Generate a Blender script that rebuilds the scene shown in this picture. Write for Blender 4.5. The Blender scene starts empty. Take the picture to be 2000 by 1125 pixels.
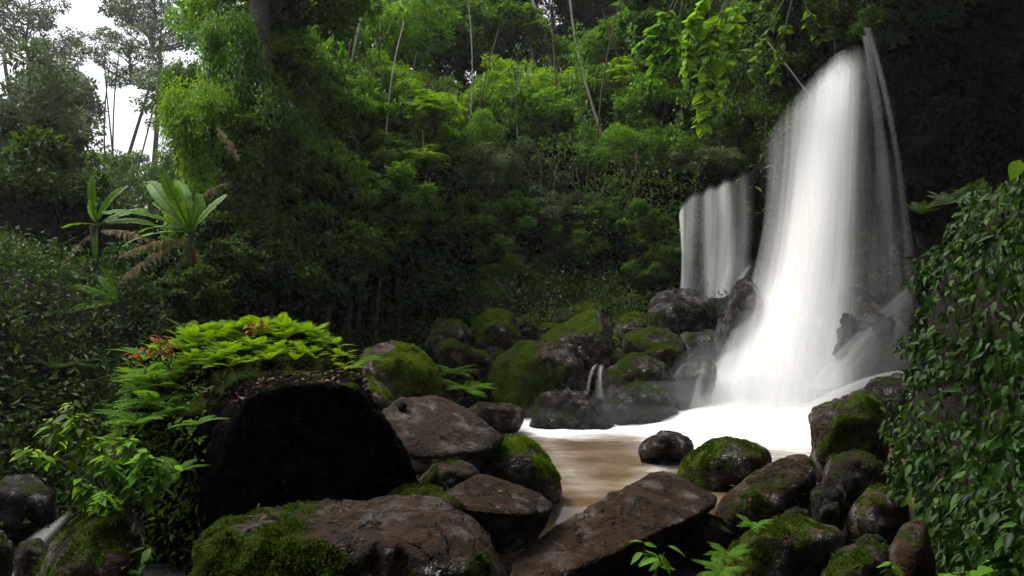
import bpy, bmesh, math, random
import numpy as np
from mathutils import Vector, Matrix, Euler

random.seed(7)
RNG = np.random.default_rng(7)
S = bpy.context.scene
COL = S.collection

# ------------------------------------------------------------------ camera, sky, sun, exposure
W0, H0, F = 2000.0, 1125.0, 1400.0          # photo size and focal length in photo pixels
CAMZ, HORIZON = 2.2, 620.0                  # eye height over the pool, horizon row
PITCH = math.atan((HORIZON - H0 / 2) / F)
cam = bpy.data.cameras.new('camera')
cam.sensor_width = 36.0
cam.lens = 36.0 * F / W0
cam.clip_start, cam.clip_end = 0.05, 600.0
camo = bpy.data.objects.new('camera', cam)
camo.location = (0, 0, CAMZ)
camo.rotation_euler = (math.radians(90) + PITCH, 0, 0)
COL.objects.link(camo)
S.camera = camo

SUN_EL, SUN_AZ = math.radians(62), math.radians(-72)   # azimuth from +Y, negative = left
wd = bpy.data.worlds.new('World')
S.world = wd
wd.use_nodes = True
nt = wd.node_tree
nt.nodes.clear()
sky = nt.nodes.new('ShaderNodeTexSky')
sky.sky_type = 'NISHITA'
sky.sun_disc = False
sky.sun_elevation = SUN_EL
sky.sun_rotation = SUN_AZ
sky.air_density = 1.2
sky.dust_density = 6.0
hsv = nt.nodes.new('ShaderNodeHueSaturation')
hsv.inputs['Saturation'].default_value = 0.28           # overcast: the blue is washed out
bg = nt.nodes.new('ShaderNodeBackground')
bg.inputs['Strength'].default_value = 0.15
wo = nt.nodes.new('ShaderNodeOutputWorld')
nt.links.new(sky.outputs[0], hsv.inputs['Color'])
nt.links.new(hsv.outputs[0], bg.inputs['Color'])
nt.links.new(bg.outputs[0], wo.inputs['Surface'])

sl = bpy.data.lights.new('sun', 'SUN')
sl.energy = 1.5
sl.angle = math.radians(14)
sl.color = (1.0, 0.96, 0.88)
so = bpy.data.objects.new('sun', sl)
sd = Vector((math.sin(SUN_AZ) * math.cos(SUN_EL), math.cos(SUN_AZ) * math.cos(SUN_EL), math.sin(SUN_EL)))
so.rotation_euler = sd.to_track_quat('Z', 'Y').to_euler()
so.location = sd * 60
COL.objects.link(so)

S.view_settings.view_transform = 'Standard'
S.view_settings.look = 'None'
S.view_settings.gamma = 1.0
S.view_settings.use_curve_mapping = False
S.view_settings.exposure = 1.0

S.render.engine = 'CYCLES'
cy = S.cycles
cy.use_denoising = True
try:
    cy.denoiser = 'OPENIMAGEDENOISE'
except Exception:
    pass
cy.use_adaptive_sampling = True
cy.adaptive_threshold = 0.03
cy.max_bounces = 6
cy.diffuse_bounces = 2
cy.glossy_bounces = 2
cy.transmission_bounces = 3
cy.transparent_max_bounces = 24
cy.volume_bounces = 0
cy.caustics_reflective = False
cy.caustics_refractive = False
cy.sample_clamp_indirect = 4.0

# ------------------------------------------------------------------ helpers
_cp, _sp = math.cos(PITCH), math.sin(PITCH)
def P(u, v, Y):
    """world point seen at photo pixel (u, v) at distance Y along the ground"""
    a, b = (u - W0 / 2) / F, -(v - H0 / 2) / F
    dy, dz = _cp - b * _sp, _sp + b * _cp
    k = Y / dy
    return np.array((a * k, Y, CAMZ + dz * k))
def P0(u, v, z=0.0):
    """world point seen at photo pixel (u, v) on the level z"""
    a, b = (u - W0 / 2) / F, -(v - H0 / 2) / F
    dy, dz = _cp - b * _sp, _sp + b * _cp
    k = (z - CAMZ) / dz
    return np.array((a * k, dy * k, z))

def UV(p):
    p = np.asarray(p, float)
    q = p - np.array((0, 0, CAMZ))
    yf = q[:, 1] * _cp + q[:, 2] * _sp
    zu = -q[:, 1] * _sp + q[:, 2] * _cp
    return W0 / 2 + F * q[:, 0] / yf, H0 / 2 - F * zu / yf

def _h(ix, iy, iz, s):
    n = (ix.astype(np.int64) * 374761393 + iy.astype(np.int64) * 668265263 + iz.astype(np.int64) * 2147483647 + s * 974634777) & 0xFFFFFFFF
    n = ((n ^ (n >> 13)) * 1274126177) & 0xFFFFFFFF
    n = ((n ^ (n >> 16)) * 2246822519) & 0xFFFFFFFF
    return ((n ^ (n >> 15)) & 0xFFFFFF) / float(0xFFFFFF)
def vnoise(p, s=0):
    p = np.asarray(p, float)
    i = np.floor(p).astype(np.int64)
    f = p - i
    f = f * f * f * (f * (f * 6 - 15) + 10)
    r = 0
    for dx in (0, 1):
        for dy in (0, 1):
            for dz in (0, 1):
                w = (f[:, 0] if dx else 1 - f[:, 0]) * (f[:, 1] if dy else 1 - f[:, 1]) * (f[:, 2] if dz else 1 - f[:, 2])
                r = r + w * _h(i[:, 0] + dx, i[:, 1] + dy, i[:, 2] + dz, s)
    return r * 2 - 1
def fbm(p, s=0, o=4, g=0.5):
    p = np.asarray(p, float)
    r, a, k = 0, 1.0, 1.0
    for q in range(o):
        r = r + a * vnoise(p * k + q * 17.3, s + q * 31)
        a *= g
        k *= 2.03
    return r
def sstep(a, b, x):
    t = np.clip((x - a) / (b - a), 0, 1)
    return t * t * (3 - 2 * t)

def mk_mesh(name, verts, faces, mat=None, smooth=True, loc=None):
    """faces: (N,k) array or list of such arrays"""
    if isinstance(faces, np.ndarray):
        faces = [faces]
    verts = np.asarray(verts, np.float32)
    if loc is not None:
        verts = verts - np.asarray(loc, np.float32)
    me = bpy.data.meshes.new(name)
    me.vertices.add(len(verts))
    me.vertices.foreach_set('co', verts.ravel())
    loops = np.concatenate([f.ravel() for f in faces]).astype(np.int32)
    tot = np.concatenate([np.full(len(f), f.shape[1], np.int32) for f in faces])
    st = np.concatenate([[0], np.cumsum(tot)[:-1]]).astype(np.int32)
    me.loops.add(len(loops))
    me.loops.foreach_set('vertex_index', loops)
    me.polygons.add(len(tot))
    me.polygons.foreach_set('loop_start', st)
    me.polygons.foreach_set('loop_total', tot)
    me.polygons.foreach_set('use_smooth', np.full(len(tot), smooth))
    me.update(calc_edges=True)
    me.validate()
    if mat:
        me.materials.append(mat)
    return me
def set_attr(me, name, vals):
    a = me.attributes.new(name, 'FLOAT', 'POINT')
    a.data.foreach_set('value', np.asarray(vals, np.float32))
def link(name, me, parent=None, loc=None, rot=None, scale=None, mat=None):
    o = bpy.data.objects.new(name, me)
    COL.objects.link(o)
    if parent:
        o.parent = parent
    if loc is not None:
        o.location = Vector([float(c) for c in loc])
    if rot is not None:
        o.rotation_euler = rot
    if scale is not None:
        o.scale = scale if hasattr(scale, '__len__') else (scale,) * 3
    if mat is not None:
        o.material_slots[0].link = 'OBJECT'
        o.material_slots[0].material = mat
    return o
def tag(o, label=None, cat=None, group=None, kind=None):
    if label: o['label'] = label
    if cat: o['category'] = cat
    if group: o['group'] = group
    if kind: o['kind'] = kind
    return o
def empty(name, loc, label=None, cat=None, group=None):
    o = bpy.data.objects.new(name, None)
    o.empty_display_size = 0.2
    o.location = Vector([float(c) for c in loc])
    COL.objects.link(o)
    return tag(o, label, cat, group)

def unit(a):
    return a / np.maximum(np.linalg.norm(a, axis=-1, keepdims=True), 1e-9)

# leaf templates: (along, across, up)
T_DIA = (np.array([(0, 0, 0), (.42, -.5, .05), (1, 0, -.14), (.42, .5, .05)]), np.array([(0, 1, 2, 3)]))
T_LEAF = (np.array([(0, 0, 0), (.25, -.42, .07), (.25, 0, 0), (.25, .42, .07), (.62, -.36, .02), (.62, 0, -.05), (.62, .36, .02), (1, 0, -.2)]),
          [np.array([(0, 1, 2), (0, 2, 3), (4, 7, 5), (5, 7, 6)]), np.array([(1, 4, 5, 2), (2, 5, 6, 3)])])
def leaf_geo(pos, axis, nrm, L, Wd, tmpl=T_DIA):
    tv, tf = tmpl
    a = unit(axis)
    n = nrm - a * np.sum(nrm * a, 1, keepdims=True)
    n = unit(n + 1e-6)
    b = np.cross(n, a)
    N, k = len(pos), len(tv)
    L = np.broadcast_to(np.asarray(L, float), (N,))[:, None, None]
    Wd = np.broadcast_to(np.asarray(Wd, float), (N,))[:, None, None]
    v = pos[:, None, :] + a[:, None, :] * (tv[None, :, 0:1] * L) + b[:, None, :] * (tv[None, :, 1:2] * Wd) + n[:, None, :] * (tv[None, :, 2:3] * L)
    fs = tf if isinstance(tf, list) else [tf]
    off = (np.arange(N) * k)[:, None, None]
    return v.reshape(-1, 3), [(f[None] + off).reshape(-1, f.shape[1]) for f in fs]
def merge(parts):
    """join [(verts, [faces...])...]"""
    V, Fq, n = [], {}, 0
    for v, fs in parts:
        for f in (fs if isinstance(fs, list) else [fs]):
            Fq.setdefault(f.shape[1], []).append(f + n)
        V.append(v)
        n += len(v)
    return np.concatenate(V), [np.concatenate(x) for x in Fq.values()]
def tube(path, rad, k=6):
    path = np.asarray(path, float)
    n = len(path)
    rad = np.broadcast_to(np.asarray(rad, float), (n,))
    t = unit(np.gradient(path, axis=0))
    ref = np.array((0.3, 1, 0.1)) if abs(t[0, 2]) > 0.6 else np.array((0, 0.1, 1.0))
    s = unit(np.cross(t, ref))
    q = np.cross(s, t)
    ang = np.arange(k) * 2 * math.pi / k
    v = path[:, None] + (s[:, None] * np.cos(ang)[None, :, None] + q[:, None] * np.sin(ang)[None, :, None]) * rad[:, None, None]
    i = np.arange(n - 1)[:, None] * k
    j = np.arange(k)[None]
    f = np.stack([i + j, i + (j + 1) % k, i + k + (j + 1) % k, i + k + j], -1).reshape(-1, 4)
    return v.reshape(-1, 3), [f]
def bez(p0, p1, p2, n=8):
    t = np.linspace(0, 1, n)[:, None]
    return (1 - t) ** 2 * np.asarray(p0) + 2 * t * (1 - t) * np.asarray(p1) + t * t * np.asarray(p2)
def rdir(n, rng=RNG):
    return unit(rng.normal(size=(n, 3)))

# ------------------------------------------------------------------ materials
def new_mat(name):
    m = bpy.data.materials.new(name)
    m.use_nodes = True
    t = m.node_tree
    t.nodes.clear()
    return m, t, t.nodes, t.links
def nd(t, kind, **kw):
    n = t.nodes.new(kind)
    for k, v in kw.items():
        setattr(n, k, v)
    return n
def ramp(t, src, stops):
    r = t.nodes.new('ShaderNodeValToRGB')
    e = r.color_ramp.elements
    while len(e) < len(stops):
        e.new(0.5)
    for q, (p, c) in zip(e, stops):
        q.position = p
        q.color = (*c, 1) if len(c) == 3 else c
    t.links.new(src, r.inputs[0])
    return r.outputs[0]
def noise_tex(t, vec, scale, detail=4, rough=0.55):
    n = t.nodes.new('ShaderNodeTexNoise')
    n.inputs['Scale'].default_value = scale
    n.inputs['Detail'].default_value = detail
    n.inputs['Roughness'].default_value = rough
    if vec is not None:
        t.links.new(vec, n.inputs['Vector'])
    return n.outputs['Fac']
def mth(t, op, a, b=None):
    n = t.nodes.new('ShaderNodeMath')
    n.operation = op
    for i, x in enumerate((a, b)):
        if x is None: continue
        if isinstance(x, (int, float)): n.inputs[i].default_value = x
        else: t.links.new(x, n.inputs[i])
    return n.outputs[0]
def mixc(t, fac, a, b):
    n = t.nodes.new('ShaderNodeMix')
    n.data_type = 'RGBA'
    if isinstance(fac, (int, float)): n.inputs[0].default_value = fac
    else: t.links.new(fac, n.inputs[0])
    for i, x in ((6, a), (7, b)):
        if isinstance(x, tuple): n.inputs[i].default_value = (*x, 1)
        else: t.links.new(x, n.inputs[i])
    return n.outputs[2]

def leaf_mat(name, c0, c1, trans=0.4, rough=0.5, spec=0.12, tcol=None):
    m, t, N, L = new_mat(name)
    g = nd(t, 'ShaderNodeNewGeometry')
    col = ramp(t, g.outputs['Random Per Island'], [(0, c0), (0.6, tuple((a + b) / 2 for a, b in zip(c0, c1))), (1, c1)])
    p = nd(t, 'ShaderNodeBsdfPrincipled')
    p.inputs['Roughness'].default_value = rough
    p.inputs['Specular IOR Level'].default_value = spec
    L.new(col, p.inputs['Base Color'])
    tr = nd(t, 'ShaderNodeBsdfTranslucent')
    hs = nd(t, 'ShaderNodeHueSaturation')
    hs.inputs['Hue'].default_value = 0.485
    hs.inputs['Saturation'].default_value = 1.05
    hs.inputs['Value'].default_value = 1.5
    L.new(col, hs.inputs['Color'])
    L.new(hs.outputs[0], tr.inputs['Color'])
    mx = nd(t, 'ShaderNodeMixShader')
    mx.inputs[0].default_value = trans
    L.new(p.outputs[0], mx.inputs[1])
    L.new(tr.outputs[0], mx.inputs[2])
    o = nd(t, 'ShaderNodeOutputMaterial')
    L.new(mx.outputs[0], o.inputs['Surface'])
    return m
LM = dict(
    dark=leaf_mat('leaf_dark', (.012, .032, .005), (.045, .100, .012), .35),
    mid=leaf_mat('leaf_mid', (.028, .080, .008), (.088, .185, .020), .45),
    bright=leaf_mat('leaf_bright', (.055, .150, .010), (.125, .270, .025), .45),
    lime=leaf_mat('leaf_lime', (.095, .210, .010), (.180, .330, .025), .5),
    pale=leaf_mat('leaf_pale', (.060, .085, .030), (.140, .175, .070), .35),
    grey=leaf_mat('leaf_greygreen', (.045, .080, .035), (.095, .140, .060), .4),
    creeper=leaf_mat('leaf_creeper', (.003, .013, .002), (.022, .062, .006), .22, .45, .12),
    banana=leaf_mat('leaf_banana', (.055, .150, .006), (.120, .250, .012), .5, .5, .12),
    dead=leaf_mat('leaf_dead', (.15, .115, .055), (.30, .24, .13), .3, .7, .1),
    red=leaf_mat('leaf_red', (.20, .07, .02), (.30, .13, .04), .4),
    litter=leaf_mat('leaf_litter', (.025, .012, .006), (.10, .045, .022), .1, .45),
    fern=leaf_mat('leaf_fern', (.090, .200, .008), (.190, .335, .018), .5, .5),
    moss_bright=leaf_mat('moss_tuft_bright', (.040, .085, .004), (.120, .190, .010), .35, .7, .1),
    moss=leaf_mat('moss_tuft', (.012, .028, .002), (.070, .105, .008), .3, .7, .1),
)
def bark_mat(name, c0, c1, sc=6):
    m, t, N, L = new_mat(name)
    tc = nd(t, 'ShaderNodeTexCoord')
    mp = nd(t, 'ShaderNodeMapping')
    mp.inputs['Scale'].default_value = (1, 1, 0.25)
    L.new(tc.outputs['Object'], mp.inputs['Vector'])
    n = noise_tex(t, mp.outputs[0], sc * 2, 6, .65)
    col = ramp(t, n, [(.3, c0), (.7, c1)])
    p = nd(t, 'ShaderNodeBsdfPrincipled')
    p.inputs['Roughness'].default_value = .8
    L.new(col, p.inputs['Base Color'])
    b = nd(t, 'ShaderNodeBump')
    b.inputs['Strength'].default_value = .6
    b.inputs['Distance'].default_value = .03
    L.new(n, b.inputs['Height'])
    L.new(b.outputs[0], p.inputs['Normal'])
    o = nd(t, 'ShaderNodeOutputMaterial')
    L.new(p.outputs[0], o.inputs['Surface'])
    return m
BARK = bark_mat('bark_dark', (.020, .015, .010), (.070, .055, .040))
BARK_PALE = bark_mat('bark_pale', (.16, .14, .11), (.36, .33, .28))
BARK_ROOT = bark_mat('bark_root', (.035, .020, .012), (.10, .060, .038))
STEM = bark_mat('green_stem', (.015, .022, .007), (.045, .055, .018))

def rock_mat(name, c0, c1, c2, wet=.5, spec=.6, mossc=((.010, .020, .002), (.046, .072, .006))):
    """c0 dark, c1 main, c2 light lichen; wet = share of the surface under a water film"""
    m, t, N, L = new_mat(name)
    tc = nd(t, 'ShaderNodeTexCoord')
    v = tc.outputs['Object']
    n1 = noise_tex(t, v, 2.2, 9, .68)
    n2 = noise_tex(t, v, 14, 6, .65)
    n3 = noise_tex(t, v, 60, 4, .6)
    base = ramp(t, n1, [(.30, c0), (.52, c1), (.78, c1)])
    base = mixc(t, mth(t, 'MULTIPLY', n2, .8), base, c0)
    lich = ramp(t, mth(t, 'MULTIPLY', n1, mth(t, 'ADD', n2, .5)), [(.60, (0, 0, 0)), (.72, (1, 1, 1))])
    base = mixc(t, mth(t, 'MULTIPLY', lich, .5), base, c2)
    nc = noise_tex(t, v, 1.7, 5, .6)
    crack = ramp(t, mth(t, 'ABSOLUTE', mth(t, 'SUBTRACT', nc, .5)), [(.004, (0, 0, 0)), (.016, (1, 1, 1))])
    base = mixc(t, crack, tuple(x * .25 for x in c0), base)
    at = nd(t, 'ShaderNodeAttribute', attribute_name='moss')
    mf = mth(t, 'ADD', at.outputs['Fac'], mth(t, 'MULTIPLY', mth(t, 'SUBTRACT', n2, .5), 1.3))
    mfac = ramp(t, mf, [(.34, (0, 0, 0)), (.50, (.65,) * 3), (.66, (1, 1, 1))])
    mcol = ramp(t, mth(t, 'ADD', mth(t, 'MULTIPLY', n3, .6), mth(t, 'MULTIPLY', n1, .4)), [(.32, mossc[0]), (.68, mossc[1])])
    col = mixc(t, mfac, base, mcol)
    p = nd(t, 'ShaderNodeBsdfPrincipled')
    L.new(col, p.inputs['Base Color'])
    nw = noise_tex(t, v, 4.0, 5, .6)
    wm = ramp(t, mth(t, 'ADD', mth(t, 'MULTIPLY', n1, .4), mth(t, 'MULTIPLY', nw, .6)), [(.56 - .16 * wet, (0, 0, 0)), (.74 - .16 * wet, (1, 1, 1))])
    rgh = mixc(t, mfac, mixc(t, wm, (.55,) * 3, (.13,) * 3), (.9, .9, .9))
    L.new(rgh, p.inputs['Roughness'])
    L.new(mixc(t, mfac, mixc(t, wm, (spec * .16,) * 3, (spec,) * 3), (.04, .04, .04)), p.inputs['Specular IOR Level'])
    if spec > .1:                                       # film of running water on the bare wet patches
        L.new(mth(t, 'MULTIPLY', wm, mth(t, 'SUBTRACT', 1.0, mfac)), p.inputs['Coat Weight'])
        p.inputs['Coat Roughness'].default_value = .10
        p.inputs['Coat IOR'].default_value = 1.7
    hgt = mth(t, 'ADD', mth(t, 'MULTIPLY', n2, .8), mth(t, 'MULTIPLY', n3, mth(t, 'ADD', .18, mth(t, 'MULTIPLY', mfac, .5))))
    hgt = mth(t, 'ADD', hgt, mth(t, 'MULTIPLY', crack, .35))
    b = nd(t, 'ShaderNodeBump')
    b.inputs['Strength'].default_value = .9
    b.inputs['Distance'].default_value = .12
    L.new(hgt, b.inputs['Height'])
    L.new(b.outputs[0], p.inputs['Normal'])
    L.new(b.outputs[0], p.inputs['Coat Normal'])
    o = nd(t, 'ShaderNodeOutputMaterial')
    L.new(p.outputs[0], o.inputs['Surface'])
    return m
RM = dict(
    brown=rock_mat('rock_wet_brown', (.007, .0032, .0009), (.040, .018, .0045), (.065, .042, .022), .30, .8),
    dark=rock_mat('rock_dark_wet', (.004, .0035, .003), (.020, .014, .010), (.06, .05, .04), .5, .6),
    black=rock_mat('rock_shade_black', (.0015, .0012, .001), (.004, .003, .002), (.006, .005, .004), -1.0, .05),  # near-black albedo puts the deep shade into the colour
    grey=rock_mat('rock_grey', (.009, .006, .004), (.042, .029, .019), (.14, .115, .09), .35, .7),
    mossy=rock_mat('rock_mossy', (.010, .006, .003), (.042, .022, .010), (.14, .11, .085), .5, .6,
                   ((.014, .028, .002), (.085, .125, .008))),
)
def soil_mat(name, c0, c1, rough=.85, spec=.15):
    m, t, N, L = new_mat(name)
    g = nd(t, 'ShaderNodeNewGeometry')
    n1 = noise_tex(t, g.outputs['Position'], .7, 6, .65)
    n2 = noise_tex(t, g.outputs['Position'], 9, 5, .65)
    col = ramp(t, mth(t, 'ADD', mth(t, 'MULTIPLY', n1, .5), mth(t, 'MULTIPLY', n2, .5)), [(.35, c0), (.65, c1)])
    p = nd(t, 'ShaderNodeBsdfPrincipled')
    p.inputs['Roughness'].default_value = rough
    p.inputs['Specular IOR Level'].default_value = spec
    L.new(col, p.inputs['Base Color'])
    b = nd(t, 'ShaderNodeBump')
    b.inputs['Strength'].default_value = 1.0
    b.inputs['Distance'].default_value = .2
    L.new(n2, b.inputs['Height'])
    L.new(b.outputs[0], p.inputs['Normal'])
    o = nd(t, 'ShaderNodeOutputMaterial')
    L.new(p.outputs[0], o.inputs['Surface'])
    return m
SOIL = soil_mat('forest_soil', (.006, .005, .003), (.020, .016, .009))
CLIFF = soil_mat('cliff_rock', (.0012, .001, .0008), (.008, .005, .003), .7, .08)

def water_sheet_mat(name, dens, su=5.0, sv=.12, lo=.38, hi=.66):
    m, t, N, L = new_mat(name)
    uv = nd(t, 'ShaderNodeUVMap')
    def st(a, b, seed):
        mp = nd(t, 'ShaderNodeMapping')
        mp.inputs['Scale'].default_value = (a, b, 1)
        mp.inputs['Location'].default_value = (seed, seed * .37, 0)
        L.new(uv.outputs[0], mp.inputs['Vector'])
        return noise_tex(t, mp.outputs[0], 1.0, 5, .6)
    s = mth(t, 'ADD', mth(t, 'MULTIPLY', st(su * .30, sv * .7, 3.1), .66), mth(t, 'MULTIPLY', st(su * 1.7, sv, 8.7), .34))
    a = ramp(t, s, [(lo, (0, 0, 0)), (hi, (1, 1, 1))])
    at = nd(t, 'ShaderNodeAttribute', attribute_name='body')
    # body 1 = solid white water, 0 = thin veil
    al = mth(t, 'MULTIPLY', mth(t, 'ADD', a, mth(t, 'MULTIPLY', mth(t, 'POWER', at.outputs['Fac'], 2.0), .9)), mth(t, 'MULTIPLY', at.outputs['Fac'], dens))
    al = mth(t, 'MINIMUM', al, 1.0)
    d = nd(t, 'ShaderNodeBsdfDiffuse')
    d.inputs['Color'].default_value = (.93, .93, .92, 1)
    tr = nd(t, 'ShaderNodeBsdfTranslucent')
    tr.inputs['Color'].default_value = (.93, .93, .92, 1)
    mx = nd(t, 'ShaderNodeMixShader')
    mx.inputs[0].default_value = .45
    L.new(d.outputs[0], mx.inputs[1]); L.new(tr.outputs[0], mx.inputs[2])
    tp = nd(t, 'ShaderNodeBsdfTransparent')
    m2 = nd(t, 'ShaderNodeMixShader')
    L.new(al, m2.inputs[0]); L.new(tp.outputs[0], m2.inputs[1]); L.new(mx.outputs[0], m2.inputs[2])
    o = nd(t, 'ShaderNodeOutputMaterial')
    L.new(m2.outputs[0], o.inputs['Surface'])
    return m
WATER_FALL = water_sheet_mat('falling_water', .85)
WATER_VEIL = water_sheet_mat('falling_water_veil', .55, 6.0, .1, .42, .8)

def pool_mat(name, m0, m1):
    m, t, N, L = new_mat(name)
    g = nd(t, 'ShaderNodeNewGeometry')
    mp = nd(t, 'ShaderNodeMapping')
    mp.inputs['Rotation'].default_value = (0, 0, math.radians(-18))
    mp.inputs['Scale'].default_value = (.5, 1.1, 1)
    L.new(g.outputs['Position'], mp.inputs['Vector'])
    n = noise_tex(t, mp.outputs[0], 1.3, 5, .6)
    n2 = noise_tex(t, mp.outputs[0], 4.5, 4, .6)
    at = nd(t, 'ShaderNodeAttribute', attribute_name='foam')
    f = mth(t, 'ADD', at.outputs['Fac'], mth(t, 'MULTIPLY', mth(t, 'SUBTRACT', mth(t, 'ADD', mth(t, 'MULTIPLY', n, .6), mth(t, 'MULTIPLY', n2, .4)), .5), .55))
    ff = ramp(t, f, [(.15, (0, 0, 0)), (.42, (.14,) * 3), (.62, (.5,) * 3), (.85, (1, 1, 1))])
    mud = ramp(t, n, [(.35, m0), (.65, m1)])
    p = nd(t, 'ShaderNodeBsdfPrincipled')
    L.new(mixc(t, ff, mud, ramp(t, n2, [(.35, (.70, .70, .69)), (.62, (.93, .93, .92))])), p.inputs['Base Color'])
    L.new(mixc(t, ff, (.12,) * 3, (.8,) * 3), p.inputs['Roughness'])
    b = nd(t, 'ShaderNodeBump')
    b.inputs['Strength'].default_value = .12
    b.inputs['Distance'].default_value = .1
    L.new(n2, b.inputs['Height']); L.new(b.outputs[0], p.inputs['Normal'])
    o = nd(t, 'ShaderNodeOutputMaterial')
    L.new(p.outputs[0], o.inputs['Surface'])
    return m
POOL = pool_mat('pool_water', (.100, .066, .036), (.150, .106, .064))
STREAM = pool_mat('stream_water', (.012, .010, .007), (.030, .024, .017))

# ------------------------------------------------------------------ terrain
CLIFF_PATH = np.array([(-7.5, 17.0), (-4.0, 20.2), (-1.0, 22.4), (2.2, 22.6), (4.3, 21.4), (6.9, 20.6), (7.2, 19.2), (7.9, 17.4),
                       (8.9, 16.6), (11.0, 17.4), (13.4, 16.0), (13.8, 12.5), (12.0, 9.5), (9.4, 6.8), (7.6, 4.0), (7.0, 0.0), (8.0, -6.0)])
CLIFF_TOP = np.array([4.5, 6.6, 7.4, 7.6, 6.6, 6.3, 6.9, 7.9, 8.9, 11.5, 13.5, 14.0, 13.5, 12.5, 12.0, 11.0, 9.0])
def behind_cliff(x, y):
    """how far a point lies behind the cliff line (negative = on the pool side)"""
    best = np.full(x.shape, 1e9)
    sgn = np.full(x.shape, -1.0)
    top = np.zeros(x.shape)
    for (a, b, ta, tb) in zip(CLIFF_PATH[:-1], CLIFF_PATH[1:], CLIFF_TOP[:-1], CLIFF_TOP[1:]):
        d = b - a
        t = np.clip(((x - a[0]) * d[0] + (y - a[1]) * d[1]) / (d @ d), 0, 1)
        qx, qy = x - (a[0] + t * d[0]), y - (a[1] + t * d[1])
        r = np.hypot(qx, qy)
        cr = d[0] * qy - d[1] * qx
        upd = r < best
        best = np.where(upd, r, best)
        sgn = np.where(upd, np.sign(cr), sgn)
        top = np.where(upd, ta + t * (tb - ta), top)
    return best * sgn, top
def ground_z(x, y):
    x, y = np.asarray(x, float), np.asarray(y, float)
    p = np.stack([x, y, 0 * x], -1).reshape(-1, 3)
    n = fbm(p * .35, 5, 4).reshape(x.shape)
    low = -.45 + .12 * n
    # boulder slope behind the pool
    rise = 3.4 * sstep(14.8 - .35 * np.minimum(x, 0), 22.0, y) * sstep(9.5, 6.0, x)
    # left bank
    xl = np.interp(y, [-5, 4, 8, 10, 13, 17], [-5.2, -5.4, -5.2, -4.2, -3.4, -2.0])
    left = 3.0 * sstep(0, 4.2, xl - x)
    left += .10 * np.maximum(0, xl - x - 4)
    z = np.maximum(low + rise, low + left) + .25 * n * sstep(.3, 2, np.maximum(rise, left))
    d, top = behind_cliff(x, y)
    hill = top - .15 + .42 * np.clip(d - 1, 0, 30) + .5 * n
    valley = sstep(-16, -7, x + .18 * (y - 20) * 0)
    w = sstep(.15, .7, d) * np.maximum(valley, sstep(4, 0, y))
    return z * (1 - w) + hill * w
def gz(x, y):
    return float(ground_z(np.array([x]), np.array([y]))[0])

gx = np.concatenate([np.linspace(-120, -17, 24), np.arange(-16, 16.01, .25), np.linspace(17, 90, 20)])
gy = np.concatenate([np.linspace(-60, -7, 14), np.arange(-6, 34.01, .25), np.linspace(35, 160, 30)])
X, Yg = np.meshgrid(gx, gy)
Z = ground_z(X, Yg)
nx, ny = len(gx), len(gy)
idx = np.arange(nx * ny).reshape(ny, nx)
quads = np.stack([idx[:-1, :-1], idx[:-1, 1:], idx[1:, 1:], idx[1:, :-1]], -1).reshape(-1, 4)
tag(link('ground', mk_mesh('ground', np.stack([X, Yg, Z], -1).reshape(-1, 3), quads, SOIL)), kind='structure')

# cliff: a wall along the path, with an overhang over the cave on the right
ns, nz_ = 260, 60
cum = np.concatenate([[0], np.cumsum(np.hypot(*np.diff(CLIFF_PATH, axis=0).T))])
ss = np.linspace(0, cum[-1], ns)
cx = np.interp(ss, cum, CLIFF_PATH[:, 0]); cyy = np.interp(ss, cum, CLIFF_PATH[:, 1]); ct = np.interp(ss, cum, CLIFF_TOP)
ker = np.ones(9) / 9
cx = np.convolve(np.pad(cx, 4, 'edge'), ker, 'valid'); cyy = np.convolve(np.pad(cyy, 4, 'edge'), ker, 'valid')
tx, ty = np.gradient(cx), np.gradient(cyy)
nrm = unit(np.stack([ty, -tx], -1))           # towards the pool
hh = np.linspace(0, 1, nz_)
cave = np.interp(ss, [cum[8], cum[9], cum[12], cum[14], cum[15]], [0, .6, 1, .7, .3])
base = -1.0
over = cave[:, None] * (2.6 * sstep(.45, 1.0, hh)[None] + .9 * sstep(.5, 0, hh)[None] - .5)
vz = base + hh[None] * (ct[:, None] - base)
pos = np.stack([cx[:, None] + nrm[:, 0:1] * over, cyy[:, None] + nrm[:, 1:2] * over, vz], -1)
q = pos.reshape(-1, 3)
dsp = .55 * fbm(q * np.array((.45, .45, .75)), 3, 4) + .35 * np.round(2.2 * vnoise(q * np.array((.6, .6, 1.1)), 9)) / 2.2
pos = pos + (nrm[:, None, :] * dsp.reshape(ns, nz_, 1) @ np.array([[1, 0, 0], [0, 1, 0]])) * np.minimum(1, 6 * (1 - hh) + .35)[None, :, None]
ridx = np.arange(ns * nz_).reshape(ns, nz_)
cf = np.stack([ridx[:-1, :-1], ridx[1:, :-1], ridx[1:, 1:], ridx[:-1, 1:]], -1).reshape(-1, 4)
# top sheet running back into the hill
backp = np.concatenate([pos[:, -1, :2] - nrm * 3.0, ct[:, None] + .1], 1)
vv = np.concatenate([pos.reshape(-1, 3), backp])
bi = ns * nz_ + np.arange(ns)
tf = np.stack([ridx[:-1, -1], ridx[1:, -1], bi[1:], bi[:-1]], -1)
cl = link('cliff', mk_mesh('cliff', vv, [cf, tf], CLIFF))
tag(cl, kind='structure')
CLIFF_POS, CLIFF_NRM = pos, nrm

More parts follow.
